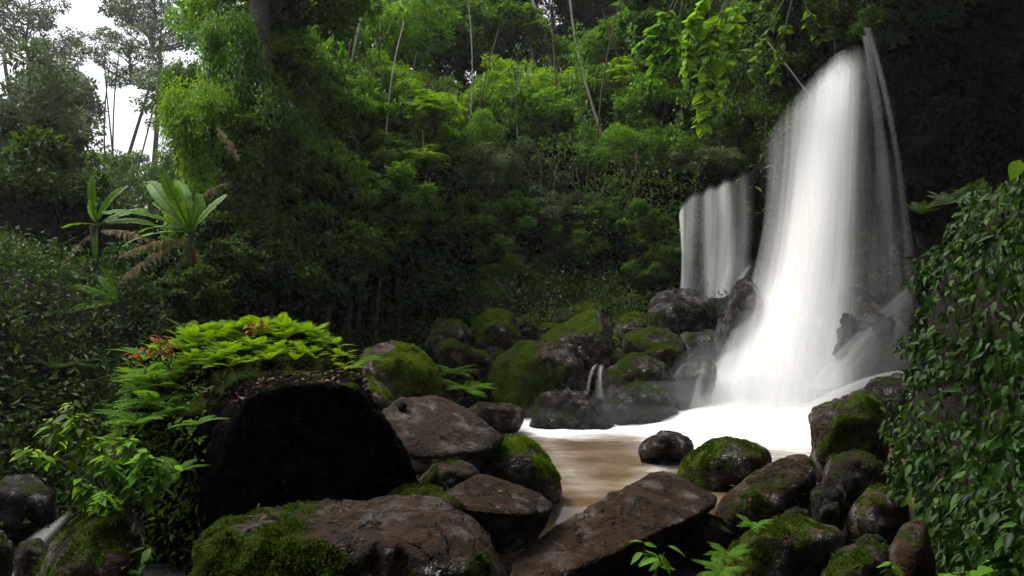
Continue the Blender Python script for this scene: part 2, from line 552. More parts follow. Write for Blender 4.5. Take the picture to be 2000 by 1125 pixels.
# pool
foam_poly = np.array([P0(u, v)[:2] for u, v in [(955, 822), (1000, 812), (1090, 806), (1180, 800), (1290, 795), (1420, 780), (1700, 760), (1700, 870), (1560, 880),
                                                (1470, 870), (1330, 905), (1290, 868), (1240, 852), (1140, 850), (1070, 858), (1020, 848)]])
def sd_poly(px, py, poly):
    d = np.full(px.shape, 1e9)
    ins = np.zeros(px.shape, bool)
    for a, b in zip(poly, np.roll(poly, -1, 0)):
        e = b - a
        t = np.clip(((px - a[0]) * e[0] + (py - a[1]) * e[1]) / (e @ e), 0, 1)
        d = np.minimum(d, np.hypot(px - a[0] - t * e[0], py - a[1] - t * e[1]))
        c = ((a[1] > py) != (b[1] > py)) & (px < (b[0] - a[0]) * (py - a[1]) / (b[1] - a[1] + 1e-12) + a[0])
        ins ^= c
    return np.where(ins, -d, d)
wx, wy = np.arange(-3.0, 10.5, .07), np.arange(6.4, 19.5, .07)
X, Yg = np.meshgrid(wx, wy)
sdp = sd_poly(X, Yg, foam_poly)
foam = .55 - sdp / 1.5
seg = np.array([P0(1060, 850)[:2], P0(1100, 905)[:2], P0(1150, 965)[:2]])
dl = np.full(X.shape, 9.)
for a, b in zip(seg[:-1], seg[1:]):
    e = b - a
    t = np.clip(((X - a[0]) * e[0] + (Yg - a[1]) * e[1]) / (e @ e), 0, 1)
    dl = np.minimum(dl, np.hypot(X - a[0] - t * e[0], Yg - a[1] - t * e[1]))
foam = np.maximum(foam, .42 - dl / 1.6)
a, b = P0(1330, 880)[:2], P0(1230, 960)[:2]
e = b - a
t = np.clip(((X - a[0]) * e[0] + (Yg - a[1]) * e[1]) / (e @ e), 0, 1)
dl = np.hypot(X - a[0] - t * e[0], Yg - a[1] - t * e[1])
foam = np.maximum(foam, .62 - dl / 1.1 - .25 * t)
foam = foam + .16 * fbm(np.stack([X * .5 + Yg * .35, Yg * 1.5 - X * .3, 0 * X], -1).reshape(-1, 3), 44, 4).reshape(X.shape)
foam = np.clip(foam, 0, 1)
pp = np.stack([X, Yg, 0 * X], -1).reshape(-1, 3)
lip = P(1560, 800, 15.0)
mound = np.exp(-(((X - lip[0]) / 2.4) ** 2 + ((Yg - lip[1]) / 1.7) ** 2)) * .5
Z = mound * sstep(.3, 1, foam) + .05 * fbm(pp * np.array((.6, 1.6, 1)), 2, 4).reshape(X.shape) * (.25 + foam) - .42 * sstep(8.7, 7.6, Yg + .10 * X) - .8 * sstep(1.3, 1.9, X) * sstep(8.9, 8.4, Yg)
idx = np.arange(X.size).reshape(X.shape)
quads = np.stack([idx[:-1, :-1], idx[:-1, 1:], idx[1:, 1:], idx[1:, :-1]], -1).reshape(-1, 4)
me = mk_mesh('pool_water', np.stack([X, Yg, Z], -1).reshape(-1, 3), quads, POOL)
set_attr(me, 'foam', foam.ravel())
tag(link('pool_water', me), kind='structure')
# lower stream in front of and beside the boulders
X, Yg = np.meshgrid(np.arange(-9, 5.5, .1), np.arange(2.0, 8.6, .1))
pp = np.stack([X, Yg, 0 * X], -1).reshape(-1, 3)
fo = .30 * sstep(-2.4, -4, X) + .12 * fbm(pp * np.array((.7, 1.5, 1)), 12, 3).reshape(X.shape)
a = P0(60, 1040, -.2)
fo = np.maximum(fo, .85 - np.hypot((X - a[0]) / 1.3, (Yg - a[1]) / .8))
a = P0(170, 1110, -.2)
fo = np.maximum(fo, .85 - np.hypot((X - a[0]) / .6, (Yg - a[1]) / .5))
Z = -.32 + .03 * fbm(pp * np.array((1, 2, 1)), 13, 3).reshape(X.shape)
idx = np.arange(X.size).reshape(X.shape)
quads = np.stack([idx[:-1, :-1], idx[:-1, 1:], idx[1:, 1:], idx[1:, :-1]], -1).reshape(-1, 4)
me = mk_mesh('stream_water', np.stack([X, Yg, Z], -1).reshape(-1, 3), quads, STREAM)
set_attr(me, 'foam', np.clip(fo, 0, 1).ravel())
tag(link('stream_water', me), kind='structure')

# ------------------------------------------------------------------ waterfalls
def sheet(name, tops, mids, bots, parent, mat, body, dy=0., seed=0, nu=60, nv=50, wob=.05, tm=.45, org=None):
    """curtain of water through three rows of points (pixel u, v, distance)"""
    def row(r):
        p = np.array([P(u, v, y + dy) for u, v, y in r])
        k = np.linspace(0, len(p) - 1, nu)
        out = np.stack([np.interp(k, range(len(p)), p[:, i]) for i in range(3)], -1)
        kk = np.ones(5) / 5
        for i in range(3):
            out[:, i] = np.convolve(np.pad(out[:, i], 2, 'edge'), kk, 'valid')
        return out
    A, M, B = row(tops), row(mids), row(bots)
    t = np.linspace(0, 1, nv)[None, :, None]
    l0 = (t - tm) * (t - 1) / (tm)
    l1 = t * (t - 1) / (tm * (tm - 1))
    l2 = t * (t - tm) / (1 - tm)
    v = A[:, None] * l0 + M[:, None] * l1 + B[:, None] * l2
    sc = np.linspace(0, 1, nu)
    w = np.linalg.norm(np.diff(M, axis=0), axis=1).sum()
    pn = np.stack([np.repeat(sc * w * 2.2, nv), np.tile(np.linspace(0, 1, nv) * 1.2, nu), np.full(nu * nv, seed * 3.3)], -1)
    dn = fbm(pn, seed, 3).reshape(nu, nv)
    v[:, :, 1] += wob * dn * np.linspace(.2, 1.4, nv)[None]
    idx = np.arange(nu * nv).reshape(nu, nv)
    f = np.stack([idx[:-1, :-1], idx[1:, :-1], idx[1:, 1:], idx[:-1, 1:]], -1).reshape(-1, 4)
    me = mk_mesh(name, v.reshape(-1, 3), f, mat, loc=org)
    length = np.linalg.norm(B - A, axis=1).mean()
    uvl = me.uv_layers.new(name='UVMap')
    uu = np.repeat(sc * w + seed * 7.7, nv)
    vv_ = np.tile(np.linspace(0, 1, nv) * length + seed * 2.1, nu)
    li = np.zeros(len(me.loops), np.int32)
    me.loops.foreach_get('vertex_index', li)
    uvl.data.foreach_set('uv', np.stack([uu[li], vv_[li]], -1).astype(np.float32).ravel())
    bd = body(sc[:, None] * np.ones((1, nv)), np.linspace(0, 1, nv)[None] * np.ones((nu, 1)))
    set_attr(me, 'body', np.clip(bd, 0, 1).ravel())
    return link(name, me, parent)

org = P(1560, 830, 15.0); org[2] = 0
fall = empty('waterfall', org, 'tall wide main waterfall pouring white over the dark cliff lip', 'waterfall')
tops = [(1500, 268, 18.4), (1530, 212, 18.0), (1580, 153, 17.4), (1630, 106, 16.9), (1672, 86, 16.4), (1690, 90, 16.2)]
mids = [(1476, 500, 17.9), (1500, 500, 17.5), (1545, 480, 16.9), (1605, 460, 16.3), (1665, 440, 15.9), (1715, 430, 15.7)]
bots = [(1365, 750, 16.4), (1410, 790, 15.9), (1475, 825, 15.4), (1545, 850, 14.8), (1625, 850, 14.5), (1720, 800, 14.4)]
def main_body(k):
    def f(s, t):
        e = sstep(0, .10, s) * (1 - .85 * sstep(.72, 1.0, s))
        core = np.exp(-((s - .60 + .12 * t) / (.15 + .12 * t)) ** 2)
        e = e * (.25 + .75 * sstep(0, .05, t))
        return e * (.24 + .10 * np.sin(s * 17 + k * 9) + .80 * core + .6 * sstep(.45, 1, t) * sstep(1.0, .7, s)) * k
    return f
for k, (dy, b) in enumerate([(.45, 1.05), (.0, .95), (-.4, .85), (-.8, .65), (-1.1, .5)]):
    sh = lambda r, d: [(u + d * (q - 2.5) * 2, v + abs(d) * 6, y) for q, (u, v, y) in enumerate(r)]
    sheet('water_sheet', sh(tops, k) if k else tops, mids, sh(bots, 1.5 * k), fall, WATER_FALL if k < 3 else WATER_VEIL, main_body(b), dy, k + 1, org=org)
vb = lambda s, t: sstep(0, .3, s) * sstep(1, .7, s) * (.75 - .35 * t)
sheet('water_strand', [(1682, 52, 16.4), (1705, 55, 16.4)], [(1735, 260, 16.1), (1752, 255, 16.1)], [(1762, 560, 15.3), (1800, 560, 15.3)], fall, WATER_VEIL, vb, 0, 11, nu=16, org=org)
sheet('water_strand', [(1682, 70, 16.3), (1696, 70, 16.3)], [(1700, 260, 16.0), (1735, 250, 16.0)], [(1715, 700, 14.9), (1775, 640, 14.9)], fall, WATER_VEIL, vb, 0, 12, nu=16, org=org)
sheet('water_veil', [(1690, 250, 15.9), (1725, 240, 15.9), (1755, 300, 15.8)], [(1680, 480, 15.2), (1730, 470, 15.2), (1785, 480, 15.1)], [(1640, 800, 14.3), (1710, 780, 14.3), (1790, 740, 14.3)], fall, WATER_VEIL,
      lambda s, t: sstep(0, .2, s) * sstep(1, .75, s) * sstep(0, .15, t) * (.30 + .10 * t), 0, 15, nu=40, org=org)
sheet('side_spray', [(1795, 535, 15.2), (1800, 600, 15.1)], [(1690, 625, 14.8), (1730, 690, 14.7)], [(1560, 760, 14.2), (1680, 760, 14.2)], fall, WATER_VEIL,
      lambda s, t: sstep(0, .15, s) * (1.0 - .6 * s) * sstep(0, .12, t), 0, 13, nu=30, org=org)
sheet('side_spray', [(1780, 720, 13.6), (1775, 735, 13.6)], [(1690, 735, 13.8), (1690, 760, 13.7)], [(1560, 790, 14.0), (1570, 840, 13.8)], fall, WATER_VEIL,
      lambda s, t: .9 * sstep(0, .2, s) * sstep(1, .7, s), 0, 14, nu=20, org=org)

org = P(1390, 572, 19.8)
f2 = empty('waterfall', org, 'smaller grey waterfall veil left of the main fall, landing on rocks', 'waterfall')
tops = [(1322, 425, 20.2), (1331, 396, 20.2), (1344, 384, 20.2), (1358, 370, 20.2), (1372, 374, 20.1), (1386, 358, 20.1), (1400, 362, 20.1), (1418, 344, 20.0), (1434, 348, 20.0), (1452, 332, 19.9), (1478, 328, 19.7)]
mids = [(1328, 490, 19.9), (1345, 480, 19.8), (1385, 470, 19.7), (1430, 455, 19.6), (1476, 440, 19.4)]
bots = [(1324, 570, 19.8), (1350, 575, 19.6), (1385, 582, 19.5), (1415, 582, 19.3), (1462, 540, 19.1)]
for k in range(2):
    sheet('water_sheet', tops, mids, bots, f2, WATER_FALL if k == 0 else WATER_VEIL,
          lambda s, t: sstep(0, .06, s) * sstep(1, .8, s) * (.54 + .24 * np.sin(s * 11 + 1) + .12 * np.sin(s * 29) + .12 * t) * sstep(0, .06, t), -.2 * k, 21 + k, nu=50, org=org)
sheet('water_slide', [(1470, 508, 18.3), (1478, 520, 18.2)], [(1446, 528, 18.1), (1458, 545, 18.0)], [(1424, 590, 17.8), (1440, 605, 17.7)], f2, WATER_VEIL, lambda s, t: .8 * sstep(0, .45, s) * sstep(1, .55, s) * sstep(0, .3, t), 0, 25, nu=16, org=org)
def small_fall(label, rows, Yo, seed, b=.95):
    r0 = rows[0][2]
    org = P(r0[0][0], r0[0][1], r0[0][2])
    o = empty('cascade', org, label, 'cascade')
    for k, (tp, md, bt) in enumerate(rows):
        sheet('water_strand', tp, md, bt, o, WATER_VEIL, lambda s, t: b * sstep(0, .4, s) * sstep(1, .6, s) * sstep(0, .15, t), 0, seed + k, nu=14, nv=20, wob=.02, org=org)
small_fall('tiny twin cascade trickling between the mossy boulders behind the pool',
           [([(1158, 712, 15.5), (1172, 708, 15.5)], [(1150, 728, 15.2), (1160, 730, 15.2)], [(1142, 764, 15.0), (1154, 766, 15.0)]),
            ([(1166, 708, 15.5), (1186, 712, 15.5)], [(1162, 735, 15.1), (1180, 735, 15.1)], [(1154, 776, 14.9), (1186, 776, 14.9)]),
            ([(1170, 710, 15.45), (1182, 712, 15.45)], [(1168, 735, 15.0), (1176, 735, 15.0)], [(1166, 780, 14.8), (1184, 780, 14.8)])], 15, 40, .62)
small_fall('narrow white chute sliding down beside the foot of the main fall',
           [([(1372, 695, 15.5), (1386, 700, 15.5)], [(1358, 735, 15.2), (1378, 740, 15.2)], [(1330, 800, 14.9), (1385, 800, 14.9)])], 15, 50, .7)
small_fall('low rapid spilling past the mossy rock at the bottom left corner',
           [([(100, 1020, 8.0), (150, 990, 8.0)], [(70, 1035, 7.7), (125, 1030, 7.5)], [(30, 1065, 7.2), (95, 1065, 7.0)])], 7, 60, .6)

# ------------------------------------------------------------------ boulders
_bm = bmesh.new()
ICO = {}
for lv in (4, 5, 6):
    b = bmesh.new()
    bmesh.ops.create_icosphere(b, subdivisions=lv, radius=1)
    ICO[lv] = (np.array([v.co[:] for v in b.verts]), np.array([[v.index for v in f.verts] for f in b.faces]))
    b.free()
_bm.free()
ROCKS = {}
def hull_planes(pts):
    b = bmesh.new()
    for p in pts:
        b.verts.new(p)
    r = bmesh.ops.convex_hull(b, input=b.verts)
    b.normal_update()
    pl = []
    vs = set()
    for f in b.faces:
        n = np.array(f.normal)
        if np.linalg.norm(n) < .5: continue
        for v in f.verts: vs.add(v)
        d = n @ np.array(f.verts[0].co)
        if not any(abs(d - d2) < .02 and n @ n2 > .985 for n2, d2 in pl):
            pl.append((n, d))
    c = np.mean([v.co[:] for v in vs], 0)
    b.free()
    return pl, c
def boulder(key, label, Y, outline, mat='mossy', D=None, front=None, back=None, moss=.35, sharp=16, rough=.05, lv=5, facets=9, tuft=0, seed=None, tuftmat='moss', mossdir=(0, 0, 1), pts=None, spots=()):
    seed = seed if seed is not None else (hash(key) % 1000 if False else sum(map(ord, key)) * 7 % 997)
    ol = np.array([(o[0], o[1], o[2] if len(o) > 2 else 0.) for o in outline], float)
    c = ol[:, :2].mean(0)
    wpx = np.ptp(ol[:, 0]); hpx = np.ptp(ol[:, 1])
    if D is None:
        D = .75 * math.sqrt(wpx * hpx) / F * Y
    own = pts is not None
    pts = [P(*q) for q in pts] if own else [P(u, v, Y + d) for u, v, d in ol]
    if own:
        pass
    elif front is None:
        for u, v, d in ol:
            pts.append(P(c[0] + (u - c[0]) * .66, c[1] + (v - c[1]) * .60 + .06 * hpx, Y + d - D * .5))
    else:
        for u, v, d in front:
            pts.append(P(u, v, Y + d))
    for u, v, d in (() if own else ol):
        pts.append(P(c[0] + (u - c[0]) * .72, c[1] + (v - c[1]) * .55 + .10 * hpx, Y + d + D * .5))
    low = [] if own else [p for p, o_ in zip(pts, ol) if o_[1] > c[1]]
    hw = hpx / F * Y
    pts += [p + np.array((0, 0, -.35 * hw)) for p in low]
    pl, ctr = hull_planes(pts)
    rg = np.random.default_rng(seed)
    arr = np.array(pts) - ctr
    for n in rdir(facets, rg):
        pl.append((n, (arr @ n).max() * rg.uniform(.80, .95) + n @ ctr))
    dirs, faces = ICO[lv]
    s = 0
    for n, d in pl:
        h = max(d - n @ ctr, .02)
        s = s + np.maximum(0, dirs @ n / h) ** sharp
    r = s ** (-1 / sharp) * 1.07
    v = ctr + dirs * r[:, None]
    size = float(np.mean(r))
    # surface relief: broad lumps, ledges, chips
    nd_ = fbm(v * (1.3 / size), seed, 4) * rough * 1.3 + np.abs(fbm(v * (3.2 / size), seed + 5, 3)) * rough * -.7 + fbm(v * (8 / size), seed + 9, 4) * rough * .42
    v = v + dirs * (nd_ * size)[:, None]
    base = np.array((ctr[0], ctr[1], v[:, 2].min()))
    me = mk_mesh('boulder', v, faces, RM[mat], loc=base)
    nn = np.zeros(len(v) * 3, np.float32)
    me.vertices.foreach_get('normal', nn)
    nn = nn.reshape(-1, 3)
    md = np.asarray(mossdir, float); md = md / np.linalg.norm(md)
    mk = moss + .55 * (nn @ md - .35) + .38 * fbm(v * (2.4 / size), seed + 20, 3)
    pu, pv = UV(v)
    for (su_, sv_, sr_, sa_) in spots:
        mk = mk + sa_ * np.exp(-((pu - su_) ** 2 + (pv - sv_) ** 2) / sr_ ** 2)
    mk = np.clip(mk, 0, 1)
    if moss <= 0: mk[:] = 0
    set_attr(me, 'moss', mk)
    o = link('boulder', me, loc=base)
    tag(o, label, 'boulder', 'stream boulders')
    ROCKS[key] = dict(obj=o, v=v, n=nn, f=faces, mask=mk, size=size, base=base)
    if tuft:
        moss_tufts(o, v, nn, faces, mk, base, tuft, seed, tuftmat)
    return o
def moss_tufts(o, v, nn, faces, mk, base, n, seed, mat='moss', L=(.018, .045)):
    rng = np.random.default_rng(seed)
    tri = v[faces]
    ar = np.linalg.norm(np.cross(tri[:, 1] - tri[:, 0], tri[:, 2] - tri[:, 0]), axis=1)
    fm = np.clip((mk[faces].mean(1) - .36) * 2.2, 0, 1) * (.25 + np.clip(.5 + fbm(tri.mean(1) * 9, seed + 3, 3), 0, 1))
    thick = np.clip(fm * 1.3, .25, 1)
    ctr = tri.mean(1)
    fm = fm * (nn[faces].mean(1) @ np.array((0, -1, .8)) > -.5)      # the far underside never shows
    w = ar * fm
    if w.sum() <= 0: return
    k = rng.choice(len(faces), n, p=w / w.sum())
    bc = rng.dirichlet((1, 1, 1), n)
    p = (tri[k] * bc[:, :, None]).sum(1)
    nr = nn[faces][k].mean(1)
    ax = unit(nr + .9 * rng.normal(size=(n, 3)))
    ax[:, 2] += .15
    vv, ff = leaf_geo(p - nr * .004, ax, rdir(n, rng), rng.uniform(*L, n) * thick[k], rng.uniform(.008, .018, n))
    m = link('moss', mk_mesh('moss', vv, ff, LM[mat], False, loc=base), o)
    m['kind'] = 'stuff'

# foreground
boulder('slab', 'broad flat boulder in the front, mossy left end, wet brown top', 5.0,
        [(338, 1075), (362, 1022), (520, 988, .25), (610, 968, .45), (850, 974, .45), (920, 1000, .3), (965, 1060), (1005, 1120), (1010, 1260), (330, 1260)],
        'brown', 1.5, [(385, 1052, -.45), (640, 1052, -.75), (850, 1058, -.7), (940, 1090, -.4), (370, 1230, -.6), (640, 1260, -.85), (960, 1240, -.6)],
        moss=.50, sharp=20, rough=.05, lv=6, facets=4, tuft=46000, mossdir=(-.6, -.8, .0),
        spots=[(400, 1060, 90, .5), (590, 992, 50, .5), (620, 1120, 130, .4), (920, 1100, 90, .5), (800, 1010, 120, -.8), (700, 1050, 90, -.5), (880, 1040, 60, -.4)])
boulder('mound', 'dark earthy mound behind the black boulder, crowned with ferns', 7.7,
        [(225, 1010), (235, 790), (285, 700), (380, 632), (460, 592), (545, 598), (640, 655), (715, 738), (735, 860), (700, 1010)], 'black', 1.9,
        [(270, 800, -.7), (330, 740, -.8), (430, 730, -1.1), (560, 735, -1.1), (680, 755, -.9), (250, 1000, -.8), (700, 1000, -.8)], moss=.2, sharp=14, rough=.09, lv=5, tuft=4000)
boulder('black', 'large boulder with a deep shaded face painted black, left of centre', 6.5, [(390, 1010), (570, 722), (742, 805), (816, 935)], 'black', 1.5,  # face leans over and is coloured near black to hold its shade
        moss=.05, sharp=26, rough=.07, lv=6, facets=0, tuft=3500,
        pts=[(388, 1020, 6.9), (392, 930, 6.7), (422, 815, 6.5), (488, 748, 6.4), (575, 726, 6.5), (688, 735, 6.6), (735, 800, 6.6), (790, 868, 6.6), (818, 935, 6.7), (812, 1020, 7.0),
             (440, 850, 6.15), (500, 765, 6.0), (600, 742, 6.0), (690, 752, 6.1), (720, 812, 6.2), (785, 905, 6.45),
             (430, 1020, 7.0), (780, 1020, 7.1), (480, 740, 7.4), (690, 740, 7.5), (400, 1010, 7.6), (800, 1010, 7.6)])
boulder('wetslab', 'smooth wet brown slab beside the pool with a small dark stone on it', 8.3, [(733, 812), (785, 775), (850, 772), (982, 852), (955, 885), (930, 950), (745, 920)], 'brown', 1.4,
        moss=-.05, sharp=26, rough=.035, lv=5, facets=0, tuft=3000, mossdir=(-1, -.3, .1),
        pts=[(733, 815, 8.0), (785, 775, 8.6), (850, 772, 8.9), (920, 803, 8.7), (985, 852, 8.3), (935, 884, 7.6), (815, 892, 7.5), (742, 862, 7.7),
             (760, 935, 8.3), (925, 935, 8.3), (830, 945, 8.1), (965, 905, 8.6)])
boulder('greencap', 'rounded boulder capped in vivid green moss at the pool edge', 8.7,
        [(920, 893), (945, 860), (985, 845), (1030, 848), (1060, 868), (1085, 905), (1106, 948), (1060, 985), (960, 985), (925, 930)], 'mossy', 1.0, moss=.62, sharp=14, rough=.04, lv=5, tuft=22000, mossdir=(-.35, .1, 1), tuftmat='moss_bright')
boulder('smallbrown', 'small brown boulder tucked under the wet slab, moss on its left', 7.4,
        [(818, 935), (845, 902), (895, 896), (938, 915), (935, 970), (830, 975)], 'brown', .7, moss=.2, rough=.05, tuft=2500, mossdir=(-1, 0, .4))
boulder('glossy', 'glossy wet boulder reflecting white sky in front of the green cap', 6.9, [(865, 965), (1000, 945), (1078, 990), (890, 1040)], 'brown', .95,
        moss=.05, sharp=26, rough=.05, facets=0, tuft=4000, mossdir=(0, -1, .1),
        pts=[(862, 964, 6.7), (940, 926, 7.2), (1000, 943, 7.2), (1064, 966, 7.0), (1080, 990, 6.7), (1035, 1008, 6.4), (960, 1000, 6.15), (895, 988, 6.25),
             (930, 1070, 6.8), (1045, 1065, 6.9), (980, 1085, 6.6), (880, 1040, 6.7)])
boulder('lowmoss', 'low dark boulder squeezed between the black boulder and the front slab', 6.3,
        [(758, 968), (790, 946), (860, 950), (905, 985), (900, 1040), (770, 1040)], 'mossy', .7, moss=.35, tuft=4000)
boulder('tilted', 'big tilted brown slab with a sharp peak, centre front of the pool', 7.2, [(985, 1130), (1287, 916), (1396, 968), (1120, 1170)], 'brown', 1.0,
        moss=.02, sharp=20, rough=.06, lv=6, facets=0, tuft=9000, mossdir=(-.8, .35, .2),
        pts=[(1000, 1095, 6.2), (1060, 1042, 6.7), (1130, 1000, 7.1), (1215, 950, 7.7), (1287, 914, 8.15), (1345, 942, 8.1), (1400, 968, 7.9), (1392, 990, 7.5), (1250, 1062, 6.7), (1100, 1125, 6.0), (1000, 1150, 5.8),
             (1350, 1030, 8.2), (1250, 1080, 8.0), (1150, 1120, 7.4), (1060, 1180, 6.8), (1030, 1190, 6.3)])
boulder('rightgreen', 'dome of mossy rock with a bare reddish tip, right edge of the pool', 9.7,
        [(1314, 910), (1355, 868), (1418, 838), (1455, 846), (1500, 866), (1516, 888), (1490, 930), (1410, 975), (1335, 965)], 'mossy', 1.2, moss=.48, sharp=10, rough=.05, tuft=9000, mossdir=(-.5, -.4, .4))
boulder('foamstone', 'small rounded grey stone washed by foam in the pool', 11.2,
        [(1246, 872), (1270, 850), (1300, 840), (1330, 843), (1352, 868), (1340, 884), (1258, 886)], 'dark', 1.3, moss=0, rough=.11, sharp=20, facets=5, lv=5)
boulder('wetbrown2', 'wet brown boulder with glinting streaks, right of the tilted slab', 8.3,
        [(1388, 1010), (1402, 962), (1475, 912), (1555, 868, .3), (1602, 888, .3), (1606, 940), (1570, 990), (1490, 1040), (1400, 1060)], 'brown', 1.1,
        [(1420, 1000, -.5), (1500, 950, -.45), (1580, 930, -.4), (1560, 990, -.4), (1430, 1050, -.4)], moss=.18, sharp=11, rough=.07, tuft=5000, mossdir=(-.6, -.5, .1))
boulder('rightbig', 'tall blocky dark boulder with mossy face below the main fall', 9.8,
        [(1574, 870), (1580, 795), (1635, 772), (1690, 744), (1728, 768), (1745, 830), (1740, 905), (1640, 930), (1580, 910)], 'mossy', 1.3, moss=.30, sharp=12, rough=.09, lv=5, tuft=6000, mossdir=(0, -1, .3))
boulder('right2', 'medium mottled stone under the tall blocky boulder', 8.9,
        [(1603, 925), (1618, 888), (1690, 875), (1728, 900), (1724, 960), (1630, 965)], 'grey', .8, moss=.22, rough=.07, tuft=1500)
boulder('shade', 'black rock added to darken the gap between the tilted slab and the wet brown boulder', 7.7,  # added black block, stands in for the shade of the gap
        [(1290, 1060), (1330, 1005), (1395, 1000), (1440, 1040), (1430, 1110), (1300, 1120)], 'black', .8, moss=.1, sharp=18, rough=.08)
boulder('right3', 'small dark angular stone wedged under the mottled stone', 8.0,
        [(1578, 965), (1600, 940), (1642, 945), (1658, 985), (1640, 1040), (1585, 1030)], 'dark', .6, moss=.05, sharp=16, rough=.08)
boulder('right4', 'mossy stone next to the leafy bank, right of the small angular one', 7.7,
        [(1652, 1005), (1680, 952), (1730, 940), (1775, 960), (1780, 1050), (1690, 1070)], 'mossy', .8, moss=.30, rough=.07, tuft=2500)
boulder('ridge', 'mossy ridge-backed boulder at the bottom, right of centre', 6.3,
        [(1365, 1150), (1440, 1045), (1520, 1002, .2), (1565, 1000, .3), (1665, 1032, .2), (1655, 1065), (1570, 1130), (1500, 1230), (1360, 1230)], 'mossy', 1.0,
        [(1420, 1120, -.5), (1510, 1050, -.4), (1600, 1060, -.3), (1480, 1200, -.5)], moss=.36, sharp=14, rough=.06, lv=5, tuft=12000, mossdir=(-.7, -.4, .4))
boulder('right5', 'plain grey-green stone cut by the lower edge, right side', 5.6,
        [(1590, 1140), (1640, 1062), (1700, 1040), (1745, 1070), (1755, 1140), (1740, 1220), (1600, 1220)], 'grey', .8, moss=.30, rough=.06, tuft=3000)
boulder('right6', 'reddish brown stone half hidden by the leafy bank at the bottom', 5.5,
        [(1738, 1065), (1765, 1000), (1810, 1020), (1830, 1130), (1810, 1200), (1745, 1180)], 'brown', .6, moss=.05, rough=.07)
# behind the pool
boulder('b20', 'pointed dark wet rock standing at the back edge of the foam', 14.6,
        [(1038, 812), (1058, 762), (1100, 752), (1172, 783), (1192, 812), (1180, 850), (1045, 850)], 'dark', 1.0, moss=.18, sharp=26, rough=.10, tuft=2500, mossdir=(-1, -.2, .1))
boulder('b21', 'largest mossy boulder behind the pool, brown leaf litter on top', 16.3,
        [(953, 745), (972, 692), (1018, 660), (1090, 654), (1145, 688), (1158, 725), (1145, 800), (960, 810)], 'mossy', 2.0, moss=.26, sharp=18, rough=.08, lv=5, tuft=12000, mossdir=(-.4, -.6, .1), spots=[(1010, 685, 40, .5), (1090, 675, 45, -.4), (1010, 770, 60, .4)], tuftmat='moss_bright')
boulder('b22', 'wedge shaped boulder with a bright moss slope behind the largest one', 17.7,
        [(1040, 655), (1110, 625), (1168, 602), (1194, 640), (1208, 700), (1180, 760), (1060, 740)], 'mossy', 1.8, moss=.34, sharp=24, rough=.08, tuft=9000, mossdir=(-.5, -.1, 1), tuftmat='moss_bright')
boulder('b23', 'brown mossy boulder with a pale lichen spot, right of the ferns', 12.2,
        [(698, 700), (722, 664), (760, 653), (800, 662), (850, 690), (868, 745), (860, 810), (720, 810), (700, 750)], 'mossy', 1.3, moss=.42, sharp=14, rough=.08, tuft=12000, mossdir=(.3, -.2, .6), spots=[(750, 680, 25, -.7), (820, 720, 60, .3)], tuftmat='moss_bright')
boulder('b23b', 'small mossy stone poking out between the black boulder and wet slab', 9.6,
        [(698, 742), (722, 728), (752, 752), (768, 785), (750, 840), (700, 840)], 'mossy', .6, moss=.4, tuft=2500, tuftmat='moss_bright')
boulder('b24', 'rounded mossy boulder below the overgrown angular one', 18.6,
        [(918, 650), (935, 615), (965, 600), (1000, 606), (1032, 650), (1020, 720), (930, 720)], 'mossy', 1.3, moss=.52, tuft=7000, rough=.09, tuftmat='moss_bright')
boulder('b25', 'angular boulder overgrown with small leaves at the forest edge', 20.2,
        [(902, 600), (925, 552), (1000, 535), (1016, 560), (1014, 620), (1000, 670), (910, 670)], 'grey', 1.4, moss=.38, sharp=22, tuft=4000, rough=.07, tuftmat='moss_bright')
boulder('b26', 'pale grey wet slab behind the tiny cascade', 17.6,
        [(1208, 668), (1240, 642, .3), (1300, 640, .3), (1338, 662), (1334, 700), (1296, 722), (1225, 715)], 'grey', 1.1, [(1225, 665, -.5), (1290, 712, -.6), (1325, 690, -.4)], moss=.26, sharp=22, tuft=3000, rough=.06, tuftmat='moss_bright')
boulder('b27', 'broad dark boulder below the smaller waterfall, green tuft at left', 19.0,
        [(1252, 605), (1272, 568), (1350, 562), (1400, 580), (1415, 610), (1400, 660), (1270, 660)], 'dark', 1.5, moss=.1, sharp=14, tuft=1500, rough=.06, mossdir=(-1, 0, .2))
boulder('b28', 'low grey boulder beside the tiny cascade', 15.8,
        [(1172, 722), (1228, 690), (1300, 700), (1325, 745), (1310, 800), (1190, 800)], 'grey', 1.1, moss=.26, sharp=18, rough=.09, tuft=2500)
boulder('b29', 'flat wet rock veiled by spray at the back of the pool', 14.9,
        [(1178, 790), (1218, 748), (1290, 744), (1325, 772), (1320, 830), (1190, 830)], 'dark', .9, moss=.2, sharp=18, rough=.09, tuft=1500)
boulder('b30', 'dark leaning rock rib between the two waterfalls', 17.4,
        [(1388, 720), (1398, 640), (1438, 548), (1470, 528), (1492, 560), (1490, 720)], 'dark', 1.2, moss=0, sharp=18, rough=.06)
boulder('b31', 'dark wet block beside the white chute', 16.0,
        [(1308, 775), (1330, 700), (1392, 690), (1402, 730), (1380, 800), (1315, 820)], 'dark', .9, moss=0, sharp=18, rough=.06)
boulder('b32', 'dark block behind the pale slab under the smaller waterfall', 18.0,
        [(1325, 700), (1330, 645), (1400, 635), (1410, 700), (1380, 740), (1335, 740)], 'dark', 1.0, moss=.03, sharp=18, rough=.07)
boulder('b33', 'pale grey boulder half buried behind the wedge shaped one', 19.8,
        [(1052, 630), (1075, 595), (1130, 600), (1160, 625), (1150, 680), (1060, 680)], 'grey', 1.2, moss=.3, rough=.08, tuft=2500, tuftmat='moss_bright')
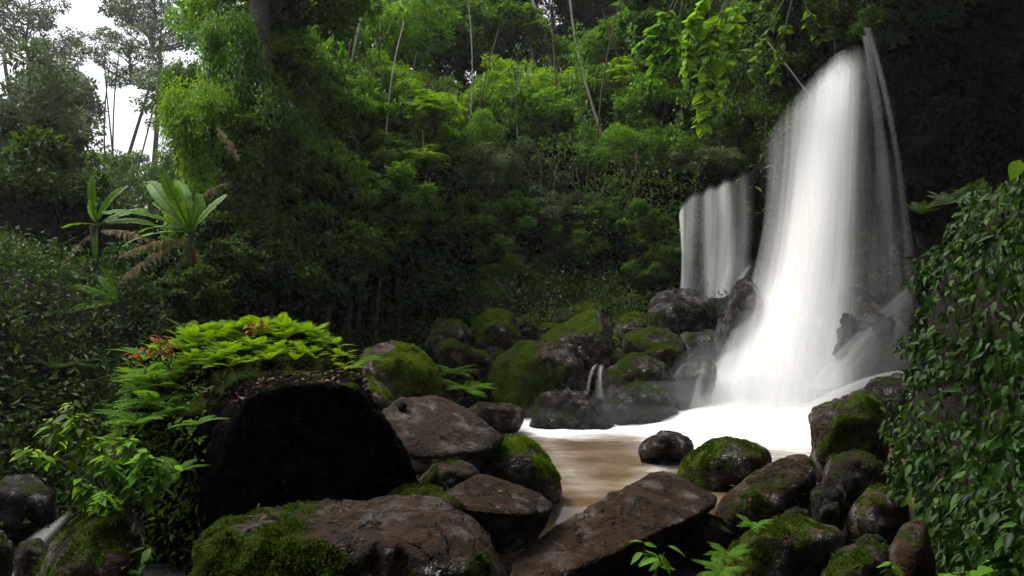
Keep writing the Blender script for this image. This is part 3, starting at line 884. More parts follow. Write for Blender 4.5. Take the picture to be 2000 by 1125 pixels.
boulder('b34', 'flat mossy boulder in shade right of the wedge', 19.0,
        [(1195, 640), (1215, 612), (1255, 605), (1280, 630), (1270, 680), (1200, 680)], 'mossy', 1.0, moss=.42, rough=.08, tuft=2500, tuftmat='moss_bright')
boulder('b41', 'dim boulder in shade at the forest foot above the lichen boulder', 17.4,
        [(828, 660), (850, 625), (905, 620), (925, 650), (915, 700), (840, 700)], 'dark', 1.1, moss=.3, rough=.07, tuft=800, tuftmat='moss_bright')
boulder('b42', 'brown stone low in the water behind the smooth wet slab', 13.6,
        [(905, 800), (930, 782), (985, 785), (1030, 800), (1020, 830), (920, 830)], 'brown', .7, moss=.1, rough=.06)
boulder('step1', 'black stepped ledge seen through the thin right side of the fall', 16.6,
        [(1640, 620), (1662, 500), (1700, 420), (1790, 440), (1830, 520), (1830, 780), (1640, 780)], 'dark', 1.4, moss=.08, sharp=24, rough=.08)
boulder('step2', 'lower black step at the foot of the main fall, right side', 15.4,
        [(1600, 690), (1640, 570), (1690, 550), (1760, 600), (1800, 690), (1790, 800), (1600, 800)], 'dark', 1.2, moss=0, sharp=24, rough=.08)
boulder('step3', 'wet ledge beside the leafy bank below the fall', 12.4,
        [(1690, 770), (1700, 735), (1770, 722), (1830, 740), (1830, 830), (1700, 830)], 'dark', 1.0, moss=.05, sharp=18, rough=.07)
# left corner
boulder('l1', 'mossy rounded rock by the rapid in the bottom left corner', 5.9,
        [(50, 1140), (110, 1040), (165, 995), (225, 1000), (275, 1060), (290, 1150), (270, 1230), (50, 1230)], 'mossy', .9, moss=.42, tuft=9000, rough=.05)
boulder('l2', 'dark overhanging rock above the rapid at the left edge', 8.2,
        [(-60, 990), (-30, 925), (60, 915), (112, 960), (115, 1000), (60, 1025), (-60, 1060)], 'dark', 1.0, moss=.05, rough=.07)
boulder('l3', 'tan mossy stone cut by the left edge', 5.4,
        [(-70, 1100), (-40, 1030), (10, 1035), (28, 1070), (20, 1120), (-50, 1160)], 'grey', .5, moss=.3, rough=.07, tuft=1500)
boulder('l4', 'small wet grey stone in the rapid at the left', 6.4,
        [(25, 1095), (40, 1055), (85, 1050), (98, 1080), (80, 1120), (35, 1125)], 'grey', .4, moss=.05, rough=.07)
boulder('l5', 'grey rock under the leafy shrub left of the black boulder', 7.4,
        [(190, 910), (215, 850), (260, 835), (290, 870), (285, 1000), (200, 1000)], 'grey', .8, moss=.12, rough=.07)
st = boulder('pebble', 'small round black stone lying on the smooth wet brown slab', 8.25,
             [(774, 795), (779, 783), (790, 780), (796, 790), (792, 800), (780, 802)], 'dark', .12, moss=0, rough=.05, lv=4)

rng = np.random.default_rng(31)
for k, (u, v, Y, w) in enumerate([(890, 690, 16.6, 50), (935, 705, 17, 40), (1030, 640, 19.2, 44), (1070, 645, 18.8, 34), (1200, 700, 17.0, 34), (1150, 610, 19.6, 40), (1230, 740, 15.4, 30), (880, 640, 18.6, 40),
                                  (1290, 690, 17.0, 36), (980, 725, 16.9, 40), (1015, 590, 20.6, 40), (860, 760, 14.4, 40), (1240, 590, 20.2, 36), (1310, 620, 18.8, 40)]):
    a = np.arange(7) / 7 * 6.283
    ol = [(u + math.cos(q) * w * rng.uniform(.7, 1.1), v + math.sin(q) * w * .62 * rng.uniform(.7, 1.1)) for q in a]
    boulder('fill%d' % k, 'small mossy stone in the rubble slope behind the pool', Y, ol, 'mossy', moss=.42, sharp=16, rough=.09, lv=4, tuft=2200, tuftmat='moss_bright' if k % 2 else 'moss')
for k, (u, v, Y, w) in enumerate([(1560, 1010, 7.4, 34), (1660, 940, 8.3, 34), (1600, 1060, 6.7, 30), (1700, 1060, 6.2, 34), (1620, 1000, 7.6, 24), (1770, 930, 8.2, 40), (1540, 975, 8.0, 26)]):
    a = np.arange(7) / 7 * 6.283
    ol = [(u + math.cos(q) * w * rng.uniform(.7, 1.1), v + math.sin(q) * w * .7 * rng.uniform(.7, 1.1)) for q in a]
    boulder('gap%d' % k, 'small dark stone filling a gap between the right bank boulders', Y, ol, 'dark', moss=.15, sharp=22, rough=.09, lv=4)

# ------------------------------------------------------------------ tree crowns (shared meshes)
def cluster_leaves(c, r, n, rng, L, squash=.6, droop=.3):
    d = rdir(n, rng)
    rad = rng.uniform(.35, 1.0, n) ** .6
    p = c + d * (rad[:, None] * r) * np.array((1, 1, squash))
    ax = d * np.array((1, 1, .3)) + .6 * rng.normal(size=(n, 3))
    ax[:, 2] -= droop
    nr = np.array((0, 0, 1.0)) + .55 * d + .45 * rng.normal(size=(n, 3))
    l = L * rng.uniform(.6, 1.35, n)
    return leaf_geo(p, ax, nr, l, l * rng.uniform(.38, .55, n))
def crown_broad(seed, ncl=46, per=330, L=.085, squash=.8, holes=.25, clr=.30):
    """unit crown (radius about 1) of many uneven clumps, with its limbs"""
    rng = np.random.default_rng(seed)
    parts, limbs = [], []
    for i in range(ncl):
        d = rdir(1, rng)[0]
        d[2] = d[2] * .9 + .12
        rr = rng.uniform(.35, 1.0) ** .7 * (1 + .5 * float(fbm(d[None] * 1.6, seed)[0]))
        c = d * rr * np.array((1, 1, squash))
        r = clr * rng.uniform(.40, 1.25)
        parts.append(cluster_leaves(c, r, int(per * r / clr), rng, L))
        z0 = float(np.clip(c[2] - .3 - .35 * math.hypot(c[0], c[1]), -.8 * squash, .5))
        limbs.append(tube(bez((0, 0, z0), (c[0] * .55 + rng.normal() * .08, c[1] * .55 + rng.normal() * .08, z0 + (c[2] - z0) * .35), c, 7), np.linspace(.014, .003, 7), 4))
    limbs.append(tube(np.array([(.03 * math.sin(q * 1.7 + seed), .03 * math.cos(q * 1.3), -.8 * squash + q * .22) for q in range(7)]), np.linspace(.03, .010, 7), 5))
    if False:
        pass
    return mk_mesh('crown', *merge(parts), LM['mid'], False), mk_mesh('limbs', *merge(limbs), BARK, True)
def crown_feather(seed, nc=42, L=.16):
    """bamboo-like plume: arching stems with narrow drooping leaves"""
    rng = np.random.default_rng(seed)
    parts, limbs = [], []
    for i in range(nc):
        a = rng.uniform(0, 2 * math.pi)
        out = rng.uniform(.3, 1.0)
        h = rng.uniform(.2, 1.0)
        tip = np.array((math.cos(a) * out, math.sin(a) * out, h * .9 - out * .75))
        path = bez((0, 0, -1.0), (math.cos(a) * out * .25, math.sin(a) * out * .25, h * 1.2), tip, 22)
        limbs.append(tube(path[::2], np.linspace(.012, .003, 11), 4))
        n = 330
        k = np.clip(rng.beta(2.2, 1.3, n) * 21, 0, 20.99)
        i0 = k.astype(int)
        p = path[i0] + (path[np.minimum(i0 + 1, 21)] - path[i0]) * (k - i0)[:, None]
        p = p + rng.normal(size=(n, 3)) * .075
        ax = rng.normal(size=(n, 3)) * .6 + np.array((math.cos(a) * .5, math.sin(a) * .5, -.75))
        l = L * rng.uniform(.6, 1.2, n)
        parts.append(leaf_geo(p, ax, rng.normal(size=(n, 3)) * .5 + np.array((0, 0, 1.)), l, l * .2))
    return mk_mesh('crown', *merge(parts), LM['bright'], False), mk_mesh('limbs', *merge(limbs), BARK, True)
def crown_layer(seed, ns=46, per=26):
    """flat layered sprays of compound leaves radiating from twig ends"""
    rng = np.random.default_rng(seed)
    parts, limbs = [], []
    for i in range(ns):
        a = rng.uniform(0, 2 * math.pi); out = rng.uniform(.15, .85)
        z = .55 * (1 - out) + rng.choice([-.35, -.1, .12, .35]) * (1 - .4 * out) + rng.normal() * .05
        c = np.array((math.cos(a) * out, math.sin(a) * out, z))
        limbs.append(tube(bez((0, 0, z - .45), (c[0] * .4, c[1] * .4, z - .1), c, 6), np.linspace(.016, .005, 6), 4))
        m = rng.integers(5, 9)
        for q in range(m):
            b = rng.uniform(0, 2 * math.pi)
            dr = np.array((math.cos(b), math.sin(b), rng.uniform(-.1, .25)))
            ln = rng.uniform(.22, .38)
            t = np.linspace(.15, 1, per // 2)
            mid = c + dr * (t * ln)[:, None] + np.array((0, 0, -1.)) * (t ** 2 * .10)[:, None]
            sd_ = np.cross(dr, (0, 0, 1.)); sd_ /= np.linalg.norm(sd_)
            for sg in (-1, 1):
                n = len(t)
                ax = sd_ * sg + dr * .45 + np.array((0, 0, -.25)) + rng.normal(size=(n, 3)) * .12
                l = .085 * rng.uniform(.8, 1.2, n)
                parts.append(leaf_geo(mid, ax, np.array((0, 0, 1.)) + rng.normal(size=(n, 3)) * .15, l, l * .42))
    return mk_mesh('crown', *merge(parts), LM['bright'], False), mk_mesh('limbs', *merge(limbs), BARK, True)
def crown_drape(seed, L=.055):
    """column of hanging creeper foliage (height 2, radius about .5)"""
    rng = np.random.default_rng(seed)
    parts = []
    for i in range(95):
        a = rng.uniform(0, 2 * math.pi); z = rng.uniform(-1, 1)
        rr = (.34 + .16 * math.sin(z * 3 + seed) + .12 * rng.normal()) * (1 - .25 * z)
        c = np.array((math.cos(a) * rr, math.sin(a) * rr, z))
        n = 230
        p = c + rng.normal(size=(n, 3)) * np.array((.07, .07, .14))
        ax = np.array((math.cos(a) * .5, math.sin(a) * .5, -.9)) + rng.normal(size=(n, 3)) * .35
        nr = np.array((math.cos(a), math.sin(a), .7)) + rng.normal(size=(n, 3)) * .4
        l = L * rng.uniform(.6, 1.4, n)
        parts.append(leaf_geo(p, ax, nr, l, l * .5))
    limbs = [tube(np.array([(0.02 * math.sin(k), 0.02 * math.cos(k * 1.3), -1 + .25 * k) for k in range(9)]), .05, 5)]
    return mk_mesh('crown', *merge(parts), LM['mid'], False), mk_mesh('limbs', *merge(limbs), BARK, True)
CROWN = {
    'b1': crown_broad(1, 46, 260, .105), 'b2': crown_broad(2, 60, 220, .085), 'b3': crown_broad(3, 34, 300, .135, .9), 'b4': crown_broad(4, 52, 240, .095, .65),
    'open': crown_broad(5, 44, 300, .06, .9, clr=.26), 'b6': crown_broad(6, 44, 340, .12, .75),
    'f1': crown_feather(11), 'f2': crown_feather(12, 34),
    'l1': crown_layer(21), 'l2': crown_layer(22, 34), 'd1': crown_drape(31), 'd2': crown_drape(32, .07),
}
def trunk_mesh(seed, bend=.06):
    rng = np.random.default_rng(seed)
    k = np.linspace(0, 1, 12)
    ph = rng.uniform(0, 6, 2)
    path = np.stack([bend * (np.sin(k * 3 + ph[0]) - math.sin(ph[0])) * k, bend * (np.sin(k * 2.3 + ph[1]) - math.sin(ph[1])) * k, k], -1)
    return path, rng
def make_trunk(name, p0, p1, r0, r1, seed, mat, parent, org, bend=.035, sides=8):
    path, rng = trunk_mesh(seed, bend)
    p0, p1 = np.asarray(p0, float), np.asarray(p1, float)
    h = np.linalg.norm(p1 - p0)
    pts = p0 + (p1 - p0) * path[:, 2:3] + np.concatenate([path[:, :2] * h, np.zeros((12, 1))], 1)
    rad = np.linspace(r0, r1, 12); rad[0] *= 1.35
    v, f = tube(pts, rad, sides)
    return link(name, mk_mesh(name, v, f, mat, loc=org), parent)
_tc = 0
def tree(name, label, u, v, Y, R, proto, leaf, cat='tree', group=None, squash=1., trunk_r=None, base_u=None, rotz=None, pale=False, base_z=None, sx=1.):
    """crown centre at pixel (u, v) and distance Y, radius R metres; trunk down to the ground there"""
    global _tc
    _tc += 1
    c = P(u, v, Y)
    bx = P(base_u, v, Y)[0] if base_u is not None else c[0]
    z0 = gz(bx, Y) if base_z is None else base_z
    org = np.array((bx, Y, z0 - .1))
    o = empty(name, org, label, cat, group)
    rz = rotz if rotz is not None else (_tc * 2.399) % 6.283
    sc = (R * sx, R * sx, R * squash)
    cr = link('crown', CROWN[proto][0], o, c - org, (0, 0, rz), sc, LM[leaf])
    link('limbs', CROWN[proto][1], o, c - org, (0, 0, rz), sc)
    if z0 < c[2] - .3 * R:
        tr = trunk_r or .05 * R + .03
        make_trunk('trunk', org, c + np.array((0, 0, -.55 * R * squash)) if c[2] - .55 * R * squash > z0 + .2 else c, tr, tr * .5, _tc, BARK_PALE if pale else BARK, o, org)
    return o

# sky-edge trees, far left; haze put into the grey leaf colour
g = 'tall trees against the sky on the left'
tree('tree', 'tall grey-green tree filling the left edge of the picture', 30, 260, 22, 2.1, 'b2', 'grey', group=g, squash=1.35)
tree('tree', 'feathery tree top in the upper left corner', 55, 50, 62, 4.8, 'open', 'grey', group=g)
tree('tree', 'dark round crown under the feathery corner tree top', 118, 195, 56, 3.3, 'b1', 'grey', group=g, squash=1.3)
tree('tree', 'wide spreading crown high against the white sky, left', 300, 25, 66, 5.4, 'open', 'grey', group=g, squash=.95)
tree('tree', 'slim many-stemmed tree standing in front of the bright sky gap', 255, 110, 52, 2.9, 'open', 'grey', group=g, base_u=212, squash=1.0)
tree('tree', 'dark bushy tree between the left edge and the sky gap', 110, 330, 40, 3.0, 'b1', 'mid', group=g)
tree('tree', 'small light green tree below the bright sky gap', 262, 350, 46, 2.6, 'b2', 'mid', group=g)
tree('tree', 'round tree crown on the right of the bright sky gap', 385, 215, 46, 2.9, 'b2', 'grey', group=g)
tree('tree', 'dark leafy tree added to shade the left bank, below the grey-green tree', 40, 430, 16, 1.7, 'b3', 'dark', group=g)  # crown added over the left bank for its shade
tree('tree', 'dark shrubby tree behind the left banana plant', 110, 470, 18, 1.7, 'b1', 'dark', group=g)
tree('tree', 'dim tree crown over the left bank, behind the left banana plant', 70, 560, 14, 1.4, 'b1', 'dark', group=g)
tree('tree', 'dark thicket tree low on the left bank between the banana plants', 290, 560, 15, 1.3, 'b1', 'dark', group=g)
tree('tree', 'black thicket crown at the left, above the rapid', 20, 640, 11.5, 1.0, 'b2', 'dark', group=g)
for k, (u, dx) in enumerate([(205, 30), (222, 34), (238, 30), (212, 55)]):
    pb, pt = P(u, 400, 52), P(u + dx, 110, 52)
    pb[2] = gz(pb[0], 52) - .1
    o = empty('slim_tree', pb, 'one of the slim dark stems leaning across the sky gap', 'trunk', 'slim stems in the sky gap')
    make_trunk('stem', pb, pt, .085, .035, 70 + k, BARK, o, pb, .05)
    o.children[0].name = 'stem'

# the creeper-draped giant; leaf tones paint in its sunny and shaded sides
g = 'creeper-draped forest giants'
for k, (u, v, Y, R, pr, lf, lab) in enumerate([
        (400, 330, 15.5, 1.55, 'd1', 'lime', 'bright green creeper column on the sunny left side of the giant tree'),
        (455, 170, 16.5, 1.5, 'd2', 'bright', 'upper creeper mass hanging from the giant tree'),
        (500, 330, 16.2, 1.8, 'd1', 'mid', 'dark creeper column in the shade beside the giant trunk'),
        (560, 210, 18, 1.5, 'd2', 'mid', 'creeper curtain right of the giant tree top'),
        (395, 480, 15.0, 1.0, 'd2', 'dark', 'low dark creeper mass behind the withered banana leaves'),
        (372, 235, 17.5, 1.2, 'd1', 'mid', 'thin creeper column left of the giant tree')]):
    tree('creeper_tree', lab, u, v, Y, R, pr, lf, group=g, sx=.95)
pb = P(505, 620, 15.8); pb[2] = gz(pb[0], 15.8) - .2
o = empty('giant_tree', pb, 'giant tree with thick black trunk draped in creepers, left of centre', 'tree')
make_trunk('trunk', pb, P(545, -60, 17.2), .34, .22, 81, BARK, o, pb, .03, 12)
c = P(570, -50, 17.5) - pb
link('crown', CROWN['b1'][0], o, c, None, 2.0, LM['mid']); link('limbs', CROWN['b1'][1], o, c, None, 2.0)

# forest wall behind the pool
g = 'forest trees on the slope behind the pool'
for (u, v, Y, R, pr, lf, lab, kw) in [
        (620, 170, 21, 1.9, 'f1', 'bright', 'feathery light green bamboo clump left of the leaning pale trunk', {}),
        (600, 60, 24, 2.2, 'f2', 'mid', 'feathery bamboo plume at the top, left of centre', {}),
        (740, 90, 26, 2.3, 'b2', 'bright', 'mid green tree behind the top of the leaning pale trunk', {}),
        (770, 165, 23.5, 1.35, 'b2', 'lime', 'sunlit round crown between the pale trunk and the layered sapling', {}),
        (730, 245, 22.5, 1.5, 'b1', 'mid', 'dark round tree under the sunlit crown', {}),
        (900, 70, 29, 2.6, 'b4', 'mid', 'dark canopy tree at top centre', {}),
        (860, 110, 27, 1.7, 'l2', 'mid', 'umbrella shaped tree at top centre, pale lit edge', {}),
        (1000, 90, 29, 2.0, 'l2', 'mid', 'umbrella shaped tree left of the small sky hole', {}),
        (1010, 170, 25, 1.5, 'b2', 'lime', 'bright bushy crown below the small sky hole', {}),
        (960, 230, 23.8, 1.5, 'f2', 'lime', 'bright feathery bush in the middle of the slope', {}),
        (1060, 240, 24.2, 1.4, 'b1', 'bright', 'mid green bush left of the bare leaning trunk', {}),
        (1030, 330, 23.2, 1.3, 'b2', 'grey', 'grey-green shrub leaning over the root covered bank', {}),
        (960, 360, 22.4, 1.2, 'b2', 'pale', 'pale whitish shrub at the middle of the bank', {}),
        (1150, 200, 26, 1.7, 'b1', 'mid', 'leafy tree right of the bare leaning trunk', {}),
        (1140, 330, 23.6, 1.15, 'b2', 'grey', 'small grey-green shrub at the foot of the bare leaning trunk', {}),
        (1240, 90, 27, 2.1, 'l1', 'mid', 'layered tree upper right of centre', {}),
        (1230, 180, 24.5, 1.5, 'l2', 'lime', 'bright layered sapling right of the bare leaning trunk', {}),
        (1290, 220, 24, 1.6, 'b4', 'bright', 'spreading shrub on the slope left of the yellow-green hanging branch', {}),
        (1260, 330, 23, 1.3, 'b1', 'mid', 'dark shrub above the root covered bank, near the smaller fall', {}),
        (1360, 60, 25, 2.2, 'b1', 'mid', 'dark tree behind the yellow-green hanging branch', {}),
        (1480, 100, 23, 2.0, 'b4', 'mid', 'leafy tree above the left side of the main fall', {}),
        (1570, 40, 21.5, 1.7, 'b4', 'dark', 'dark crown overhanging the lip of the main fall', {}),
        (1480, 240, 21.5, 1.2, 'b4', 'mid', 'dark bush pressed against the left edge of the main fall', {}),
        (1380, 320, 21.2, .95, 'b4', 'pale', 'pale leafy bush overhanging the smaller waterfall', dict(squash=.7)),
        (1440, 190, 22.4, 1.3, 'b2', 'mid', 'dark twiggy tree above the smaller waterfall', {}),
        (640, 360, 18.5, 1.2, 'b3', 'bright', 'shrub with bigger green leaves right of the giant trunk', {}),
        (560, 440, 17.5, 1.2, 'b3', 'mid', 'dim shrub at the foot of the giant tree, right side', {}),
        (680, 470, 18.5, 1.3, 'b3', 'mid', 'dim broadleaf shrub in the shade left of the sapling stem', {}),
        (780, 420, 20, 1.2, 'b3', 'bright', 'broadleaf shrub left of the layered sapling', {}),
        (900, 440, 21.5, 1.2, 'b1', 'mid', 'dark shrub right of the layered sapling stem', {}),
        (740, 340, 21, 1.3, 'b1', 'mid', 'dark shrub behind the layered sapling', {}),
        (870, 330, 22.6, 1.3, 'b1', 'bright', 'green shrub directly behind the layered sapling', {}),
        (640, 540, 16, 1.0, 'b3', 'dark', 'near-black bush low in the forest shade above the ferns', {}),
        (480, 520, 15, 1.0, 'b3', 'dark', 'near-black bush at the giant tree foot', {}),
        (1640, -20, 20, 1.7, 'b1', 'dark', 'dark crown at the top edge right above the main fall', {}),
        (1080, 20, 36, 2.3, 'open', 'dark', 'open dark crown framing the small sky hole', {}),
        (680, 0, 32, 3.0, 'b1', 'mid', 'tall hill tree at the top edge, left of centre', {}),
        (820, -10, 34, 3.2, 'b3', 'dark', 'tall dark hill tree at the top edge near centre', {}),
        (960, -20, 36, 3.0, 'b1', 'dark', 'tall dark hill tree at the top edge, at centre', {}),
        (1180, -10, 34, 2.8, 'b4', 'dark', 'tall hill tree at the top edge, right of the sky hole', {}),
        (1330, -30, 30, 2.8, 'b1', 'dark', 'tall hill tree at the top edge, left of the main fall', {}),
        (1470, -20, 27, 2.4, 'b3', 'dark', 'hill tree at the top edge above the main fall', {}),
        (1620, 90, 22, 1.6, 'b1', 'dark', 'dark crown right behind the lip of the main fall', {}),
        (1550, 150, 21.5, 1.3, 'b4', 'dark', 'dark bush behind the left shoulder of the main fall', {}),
        (1760, -50, 19.5, 2.2, 'b3', 'dark', 'black crown added to cover the lit cliff top, right of the main fall', {}),  # crown added to keep the cliff top dark
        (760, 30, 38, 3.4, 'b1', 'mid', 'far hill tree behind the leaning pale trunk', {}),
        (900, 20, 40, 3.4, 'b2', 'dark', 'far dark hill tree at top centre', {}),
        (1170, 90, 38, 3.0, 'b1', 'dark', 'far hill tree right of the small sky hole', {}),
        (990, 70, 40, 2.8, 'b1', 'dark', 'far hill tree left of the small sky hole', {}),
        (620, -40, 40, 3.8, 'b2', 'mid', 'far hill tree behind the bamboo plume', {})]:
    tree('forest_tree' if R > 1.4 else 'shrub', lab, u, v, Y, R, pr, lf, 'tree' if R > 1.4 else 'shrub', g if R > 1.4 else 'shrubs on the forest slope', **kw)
for (u, v, Y, R, lab) in [(1745, 40, 16.8, .9, 'black bush added to darken the lit rock step just right of the fall lip'), (1800, -20, 16.4, 1.3, 'black bush added to darken the higher rock step right of the fall'),  # these two bushes are added to darken the lit rock step
                          (1690, 10, 18.0, 1.1, 'dark bush right behind the top of the thin water strands')]:
    tree('shrub', lab, u, v, Y, R, 'b4', 'dark', 'shrub', 'shrubs on the forest slope', base_z=float(P(u, v, Y)[2]) - .6)
XS = [(660, 210, 20.5, 1.2, 'b1', 'bright', 'fresh green crown left of the long pale trunk, below the bamboo'), (1405, 110, 22.5, 1.5, 'b6', 'bright', 'bright large leaved crown behind the hanging branch'),
      (1300, 40, 24, 1.6, 'b6', 'mid', 'large leaved crown at the top above the leafy sprays'), (1500, 60, 22, 1.4, 'b6', 'mid', 'large leaved crown over the left shoulder of the fall'),
      (380, 590, 11.6, .55, 'b3', 'dark', 'dark bush hiding the foot of the tallest banana plant'), 
      (430, 540, 13.0, .7, 'b3', 'dark', 'dark bush right of the tallest banana plant'),
      (700, 400, 19.5, 1.0, 'b3', 'mid', 'leafy shrub in half shade below the dark round tree'), (830, 470, 20.5, 1.0, 'b3', 'dark', 'dim shrub at the sapling foot'),
      (960, 480, 21.3, .9, 'b3', 'mid', 'leafy shrub on the bank below the pale shrub'), (1010, 420, 21.8, .9, 'b1', 'mid', 'shrub on the bank right of the pale shrub'),
      (1080, 400, 22.0, .9, 'b2', 'grey', 'grey-green shrub among the hanging roots'), (1120, 480, 21.6, .8, 'b3', 'mid', 'small shrub low among the hanging roots'),
      (1200, 290, 23.2, 1.1, 'b2', 'bright', 'bright shrub above the hanging roots'), (1180, 420, 21.8, .8, 'b1', 'mid', 'shrub clinging beside the rightmost roots'),
      (1260, 450, 21.0, .8, 'b3', 'mid', 'green shrub left of the smaller waterfall'), (1285, 520, 20.4, .7, 'b3', 'mid', 'leafy bush at the left foot of the smaller waterfall'),
      (1330, 300, 21.6, .9, 'b2', 'mid', 'green bush above the smaller waterfall, left side'), (900, 290, 23.0, 1.2, 'b2', 'bright', 'fresh green bush right of the tall layered sapling'),
      (690, 300, 21.5, 1.2, 'b2', 'mid', 'round bush at the foot of the long pale trunk'), (620, 280, 20.0, 1.2, 'f2', 'bright', 'feathery bush below the light bamboo clump'),
      (600, 380, 18.0, .9, 'b3', 'mid', 'bush with big leaves right of the giant trunk, lower'), (860, 560, 19.6, .7, 'b3', 'dark', 'dark bush left of the overgrown angular boulder'),
      (990, 530, 20.6, .55, 'b2', 'mid', 'small plant tuft on top of the overgrown angular boulder'), (1130, 240, 25.0, 1.2, 'l2', 'bright', 'layered bush by the bare leaning trunk'),
      (1300, 130, 25.5, 1.4, 'b1', 'bright', 'bright crown behind the leafy sprays'), (1100, 130, 30, 1.5, 'b2', 'mid', 'crown just below the small sky hole, right'),
      (560, 60, 22.0, 1.5, 'b2', 'bright', 'bright crown right of the giant tree top'), (480, 40, 20.0, 1.5, 'b2', 'bright', 'bright crown covering the giant tree top'),
      (430, 250, 15.6, .8, 'b1', 'lime', 'sunlit creeper tuft on the giant tree, left side'), (560, 120, 17.5, .7, 'l1', 'lime', 'lime tuft jutting right from the giant tree')]
for (u, v, Y, R, pr, lf, lab) in XS:
    tree('shrub', lab, u, v, Y, R, pr, lf, 'shrub', 'shrubs on the forest slope')
# tiered sapling with the thin pale stem
for (u, v, Y, R, lf, lab) in [(850, 222, 21.2, 1.0, 'lime', 'tall layered sapling with lime green leaf tiers, centre of the forest'),
                              (755, 285, 20.6, .62, 'lime', 'smaller layered sapling left of the tall one'),
                              (828, 318, 20.4, .70, 'lime', 'layered sapling with bright tier beside a thin pale stem')]:
    tree('sapling', lab, u, v, Y, R, 'l1', lf, 'sapling', 'layered lime green saplings', base_u=845 if u > 800 else 760, trunk_r=.045, pale=True)

# bare pale trunks
for k, (a, b, Y, r, lab) in enumerate([((652, 290), (745, -20), 22.5, .055, 'long pale trunk leaning right, upper left of centre'),
                                       ((1093, 130), (1062, -30), 29, .08, 'short pale trunk standing in front of the small sky hole'),
                                       ((1182, 290), (1100, -20), 23.5, .048, 'long thin bare trunk leaning left, right of the sky hole'),
                                       ((1030, 110), (1010, 50), 29, .09, 'pale trunk stub below the umbrella tree'),
                                       ((1580, 175), (1520, 60), 19.0, .03, 'thin bare branch leaning over the lip of the main fall')]):
    p0, p1 = P(*a, Y), P(*b, Y)
    d = (p0 - p1) / np.linalg.norm(p0 - p1)
    zg = gz(p0[0], Y)
    if p0[2] > zg: p0 = p0 + d * min(6, (p0[2] - zg + .2) / max(.3, -d[2]))
    o = empty('bare_trunk', p0, lab, 'trunk', 'bare pale trunks')
    make_trunk('stem', p0, p1, r, r * .7, 90 + k, BARK_PALE, o, p0, .045)

rng = np.random.default_rng(808)
for k in range(16):
    u = [590, 645, 700, 735, 790, 815, 880, 925, 985, 1040, 1075, 1150, 1215, 1270, 1320, 1410][k]
    Yt = rng.uniform(19.5, 22.3) if u < 900 else rng.uniform(22.5, 24.5)
    p0 = P(u, 470, Yt); p1 = P(u + rng.normal() * 28, rng.uniform(-20, 180), Yt + .4)
    p0[2] = gz(p0[0], Yt) - .1
    o = empty('slim_tree', p0, 'slim bare stem rising through the shrubs of the forest slope', 'trunk', 'slim stems on the forest slope')
    make_trunk('stem', p0, p1, rng.uniform(.03, .055), .018, 700 + k, BARK_PALE if k % 3 == 0 else BARK_ROOT, o, p0, .06, 6)
for k in range(14):                                            # leafy lianas hanging through the canopy
    u = rng.uniform(560, 1480); v0 = rng.uniform(20, 180); ln = rng.uniform(90, 200); Yt = rng.uniform(19.5, 21.0) if u < 1300 else 18.9
    p0 = P(u, v0, Yt); p1 = P(u + rng.normal() * 15, v0 + ln, Yt)
    t_ = np.linspace(0, 1, 14)[:, None]
    path = p0 + (p1 - p0) * t_ + np.cumsum(rng.normal(size=(14, 3)) * .03, 0)
    o = empty('liana', p0, 'leafy liana hanging in front of the forest canopy', 'liana', 'lianas in the forest canopy')
    v, f = tube(path, .012, 5)
    link('stem', mk_mesh('stem', v, f, BARK, loc=p0), o)
    m_ = 150
    q_ = path[rng.integers(0, 14, m_)] + rng.normal(size=(m_, 3)) * np.array((.12, .12, .10))
    l_ = rng.uniform(.08, .17, m_)
    v, f = leaf_geo(q_, rng.normal(size=(m_, 3)) * .5 + np.array((0, -.2, -.8)), rng.normal(size=(m_, 3)) * .4 + np.array((-.2, -.6, .7)), l_, l_ * .5)
    lm_ = link('foliage', mk_mesh('foliage', v, f, LM[['mid', 'bright', 'dark'][k % 3]], False, loc=p0), o)
    lm_['kind'] = 'stuff'

# ------------------------------------------------------------------ undergrowth, one uncountable mass on banks and slopes
def undergrowth(name, label, n_cl, sampler, per, L, mat, seed, spread=.35):
    rng = np.random.default_rng(seed)
    parts = []
    for i in range(n_cl):
        p, up = sampler(rng)
        n = per
        q = p + rng.normal(size=(n, 3)) * np.array((spread, spread, spread * .7)) + up * abs(rng.normal(size=(n, 1))) * .15
        ax = rng.normal(size=(n, 3)) + up * .5 + np.array((0, 0, -.35))
        nr = up + np.array((0, 0, .9)) + rng.normal(size=(n, 3)) * .45
        l = L * rng.uniform(.5, 1.4, n)
        parts.append(leaf_geo(q, ax, nr, l, l * rng.uniform(.3, .55, n)))
    o = link(name, mk_mesh(name, *merge(parts), mat, False))
    return tag(o, label, 'undergrowth', kind='stuff')
def s_left(rng):
    while True:
        x, y = rng.uniform(-13, -2.5), rng.uniform(7, 18)
        z = gz(x, y)
        if z > .5 or (x < -4.4 and y > 8.2): return np.array((x, y, z + .1)), unit(np.array((.6, -.5, .7)))
def s_cliff(rng):
    i = rng.integers(5, 78); j = rng.integers(8, nz_)
    return CLIFF_POS[i, j] + np.array((*CLIFF_NRM[i] * .15, 0)), np.array((*CLIFF_NRM[i], .4))
def s_hill(rng):
    while True:
        x, y = rng.uniform(-8, 9), rng.uniform(19, 34)
        d, t = behind_cliff(np.array([x]), np.array([y]))
        if d[0] > .3: return np.array((x, y, gz(x, y) + .2)), np.array((0, -.4, .8))
def s_right(rng):
    i = rng.integers(125, 175); j = rng.integers(2, 26)
    return CLIFF_POS[i, j] + np.array((*CLIFF_NRM[i] * .15, 0)), np.array((*CLIFF_NRM[i], .4))
undergrowth('undergrowth', 'dark leafy undergrowth covering the left bank', 1000, s_left, 70, .115, LM['dark'], 3, .3)
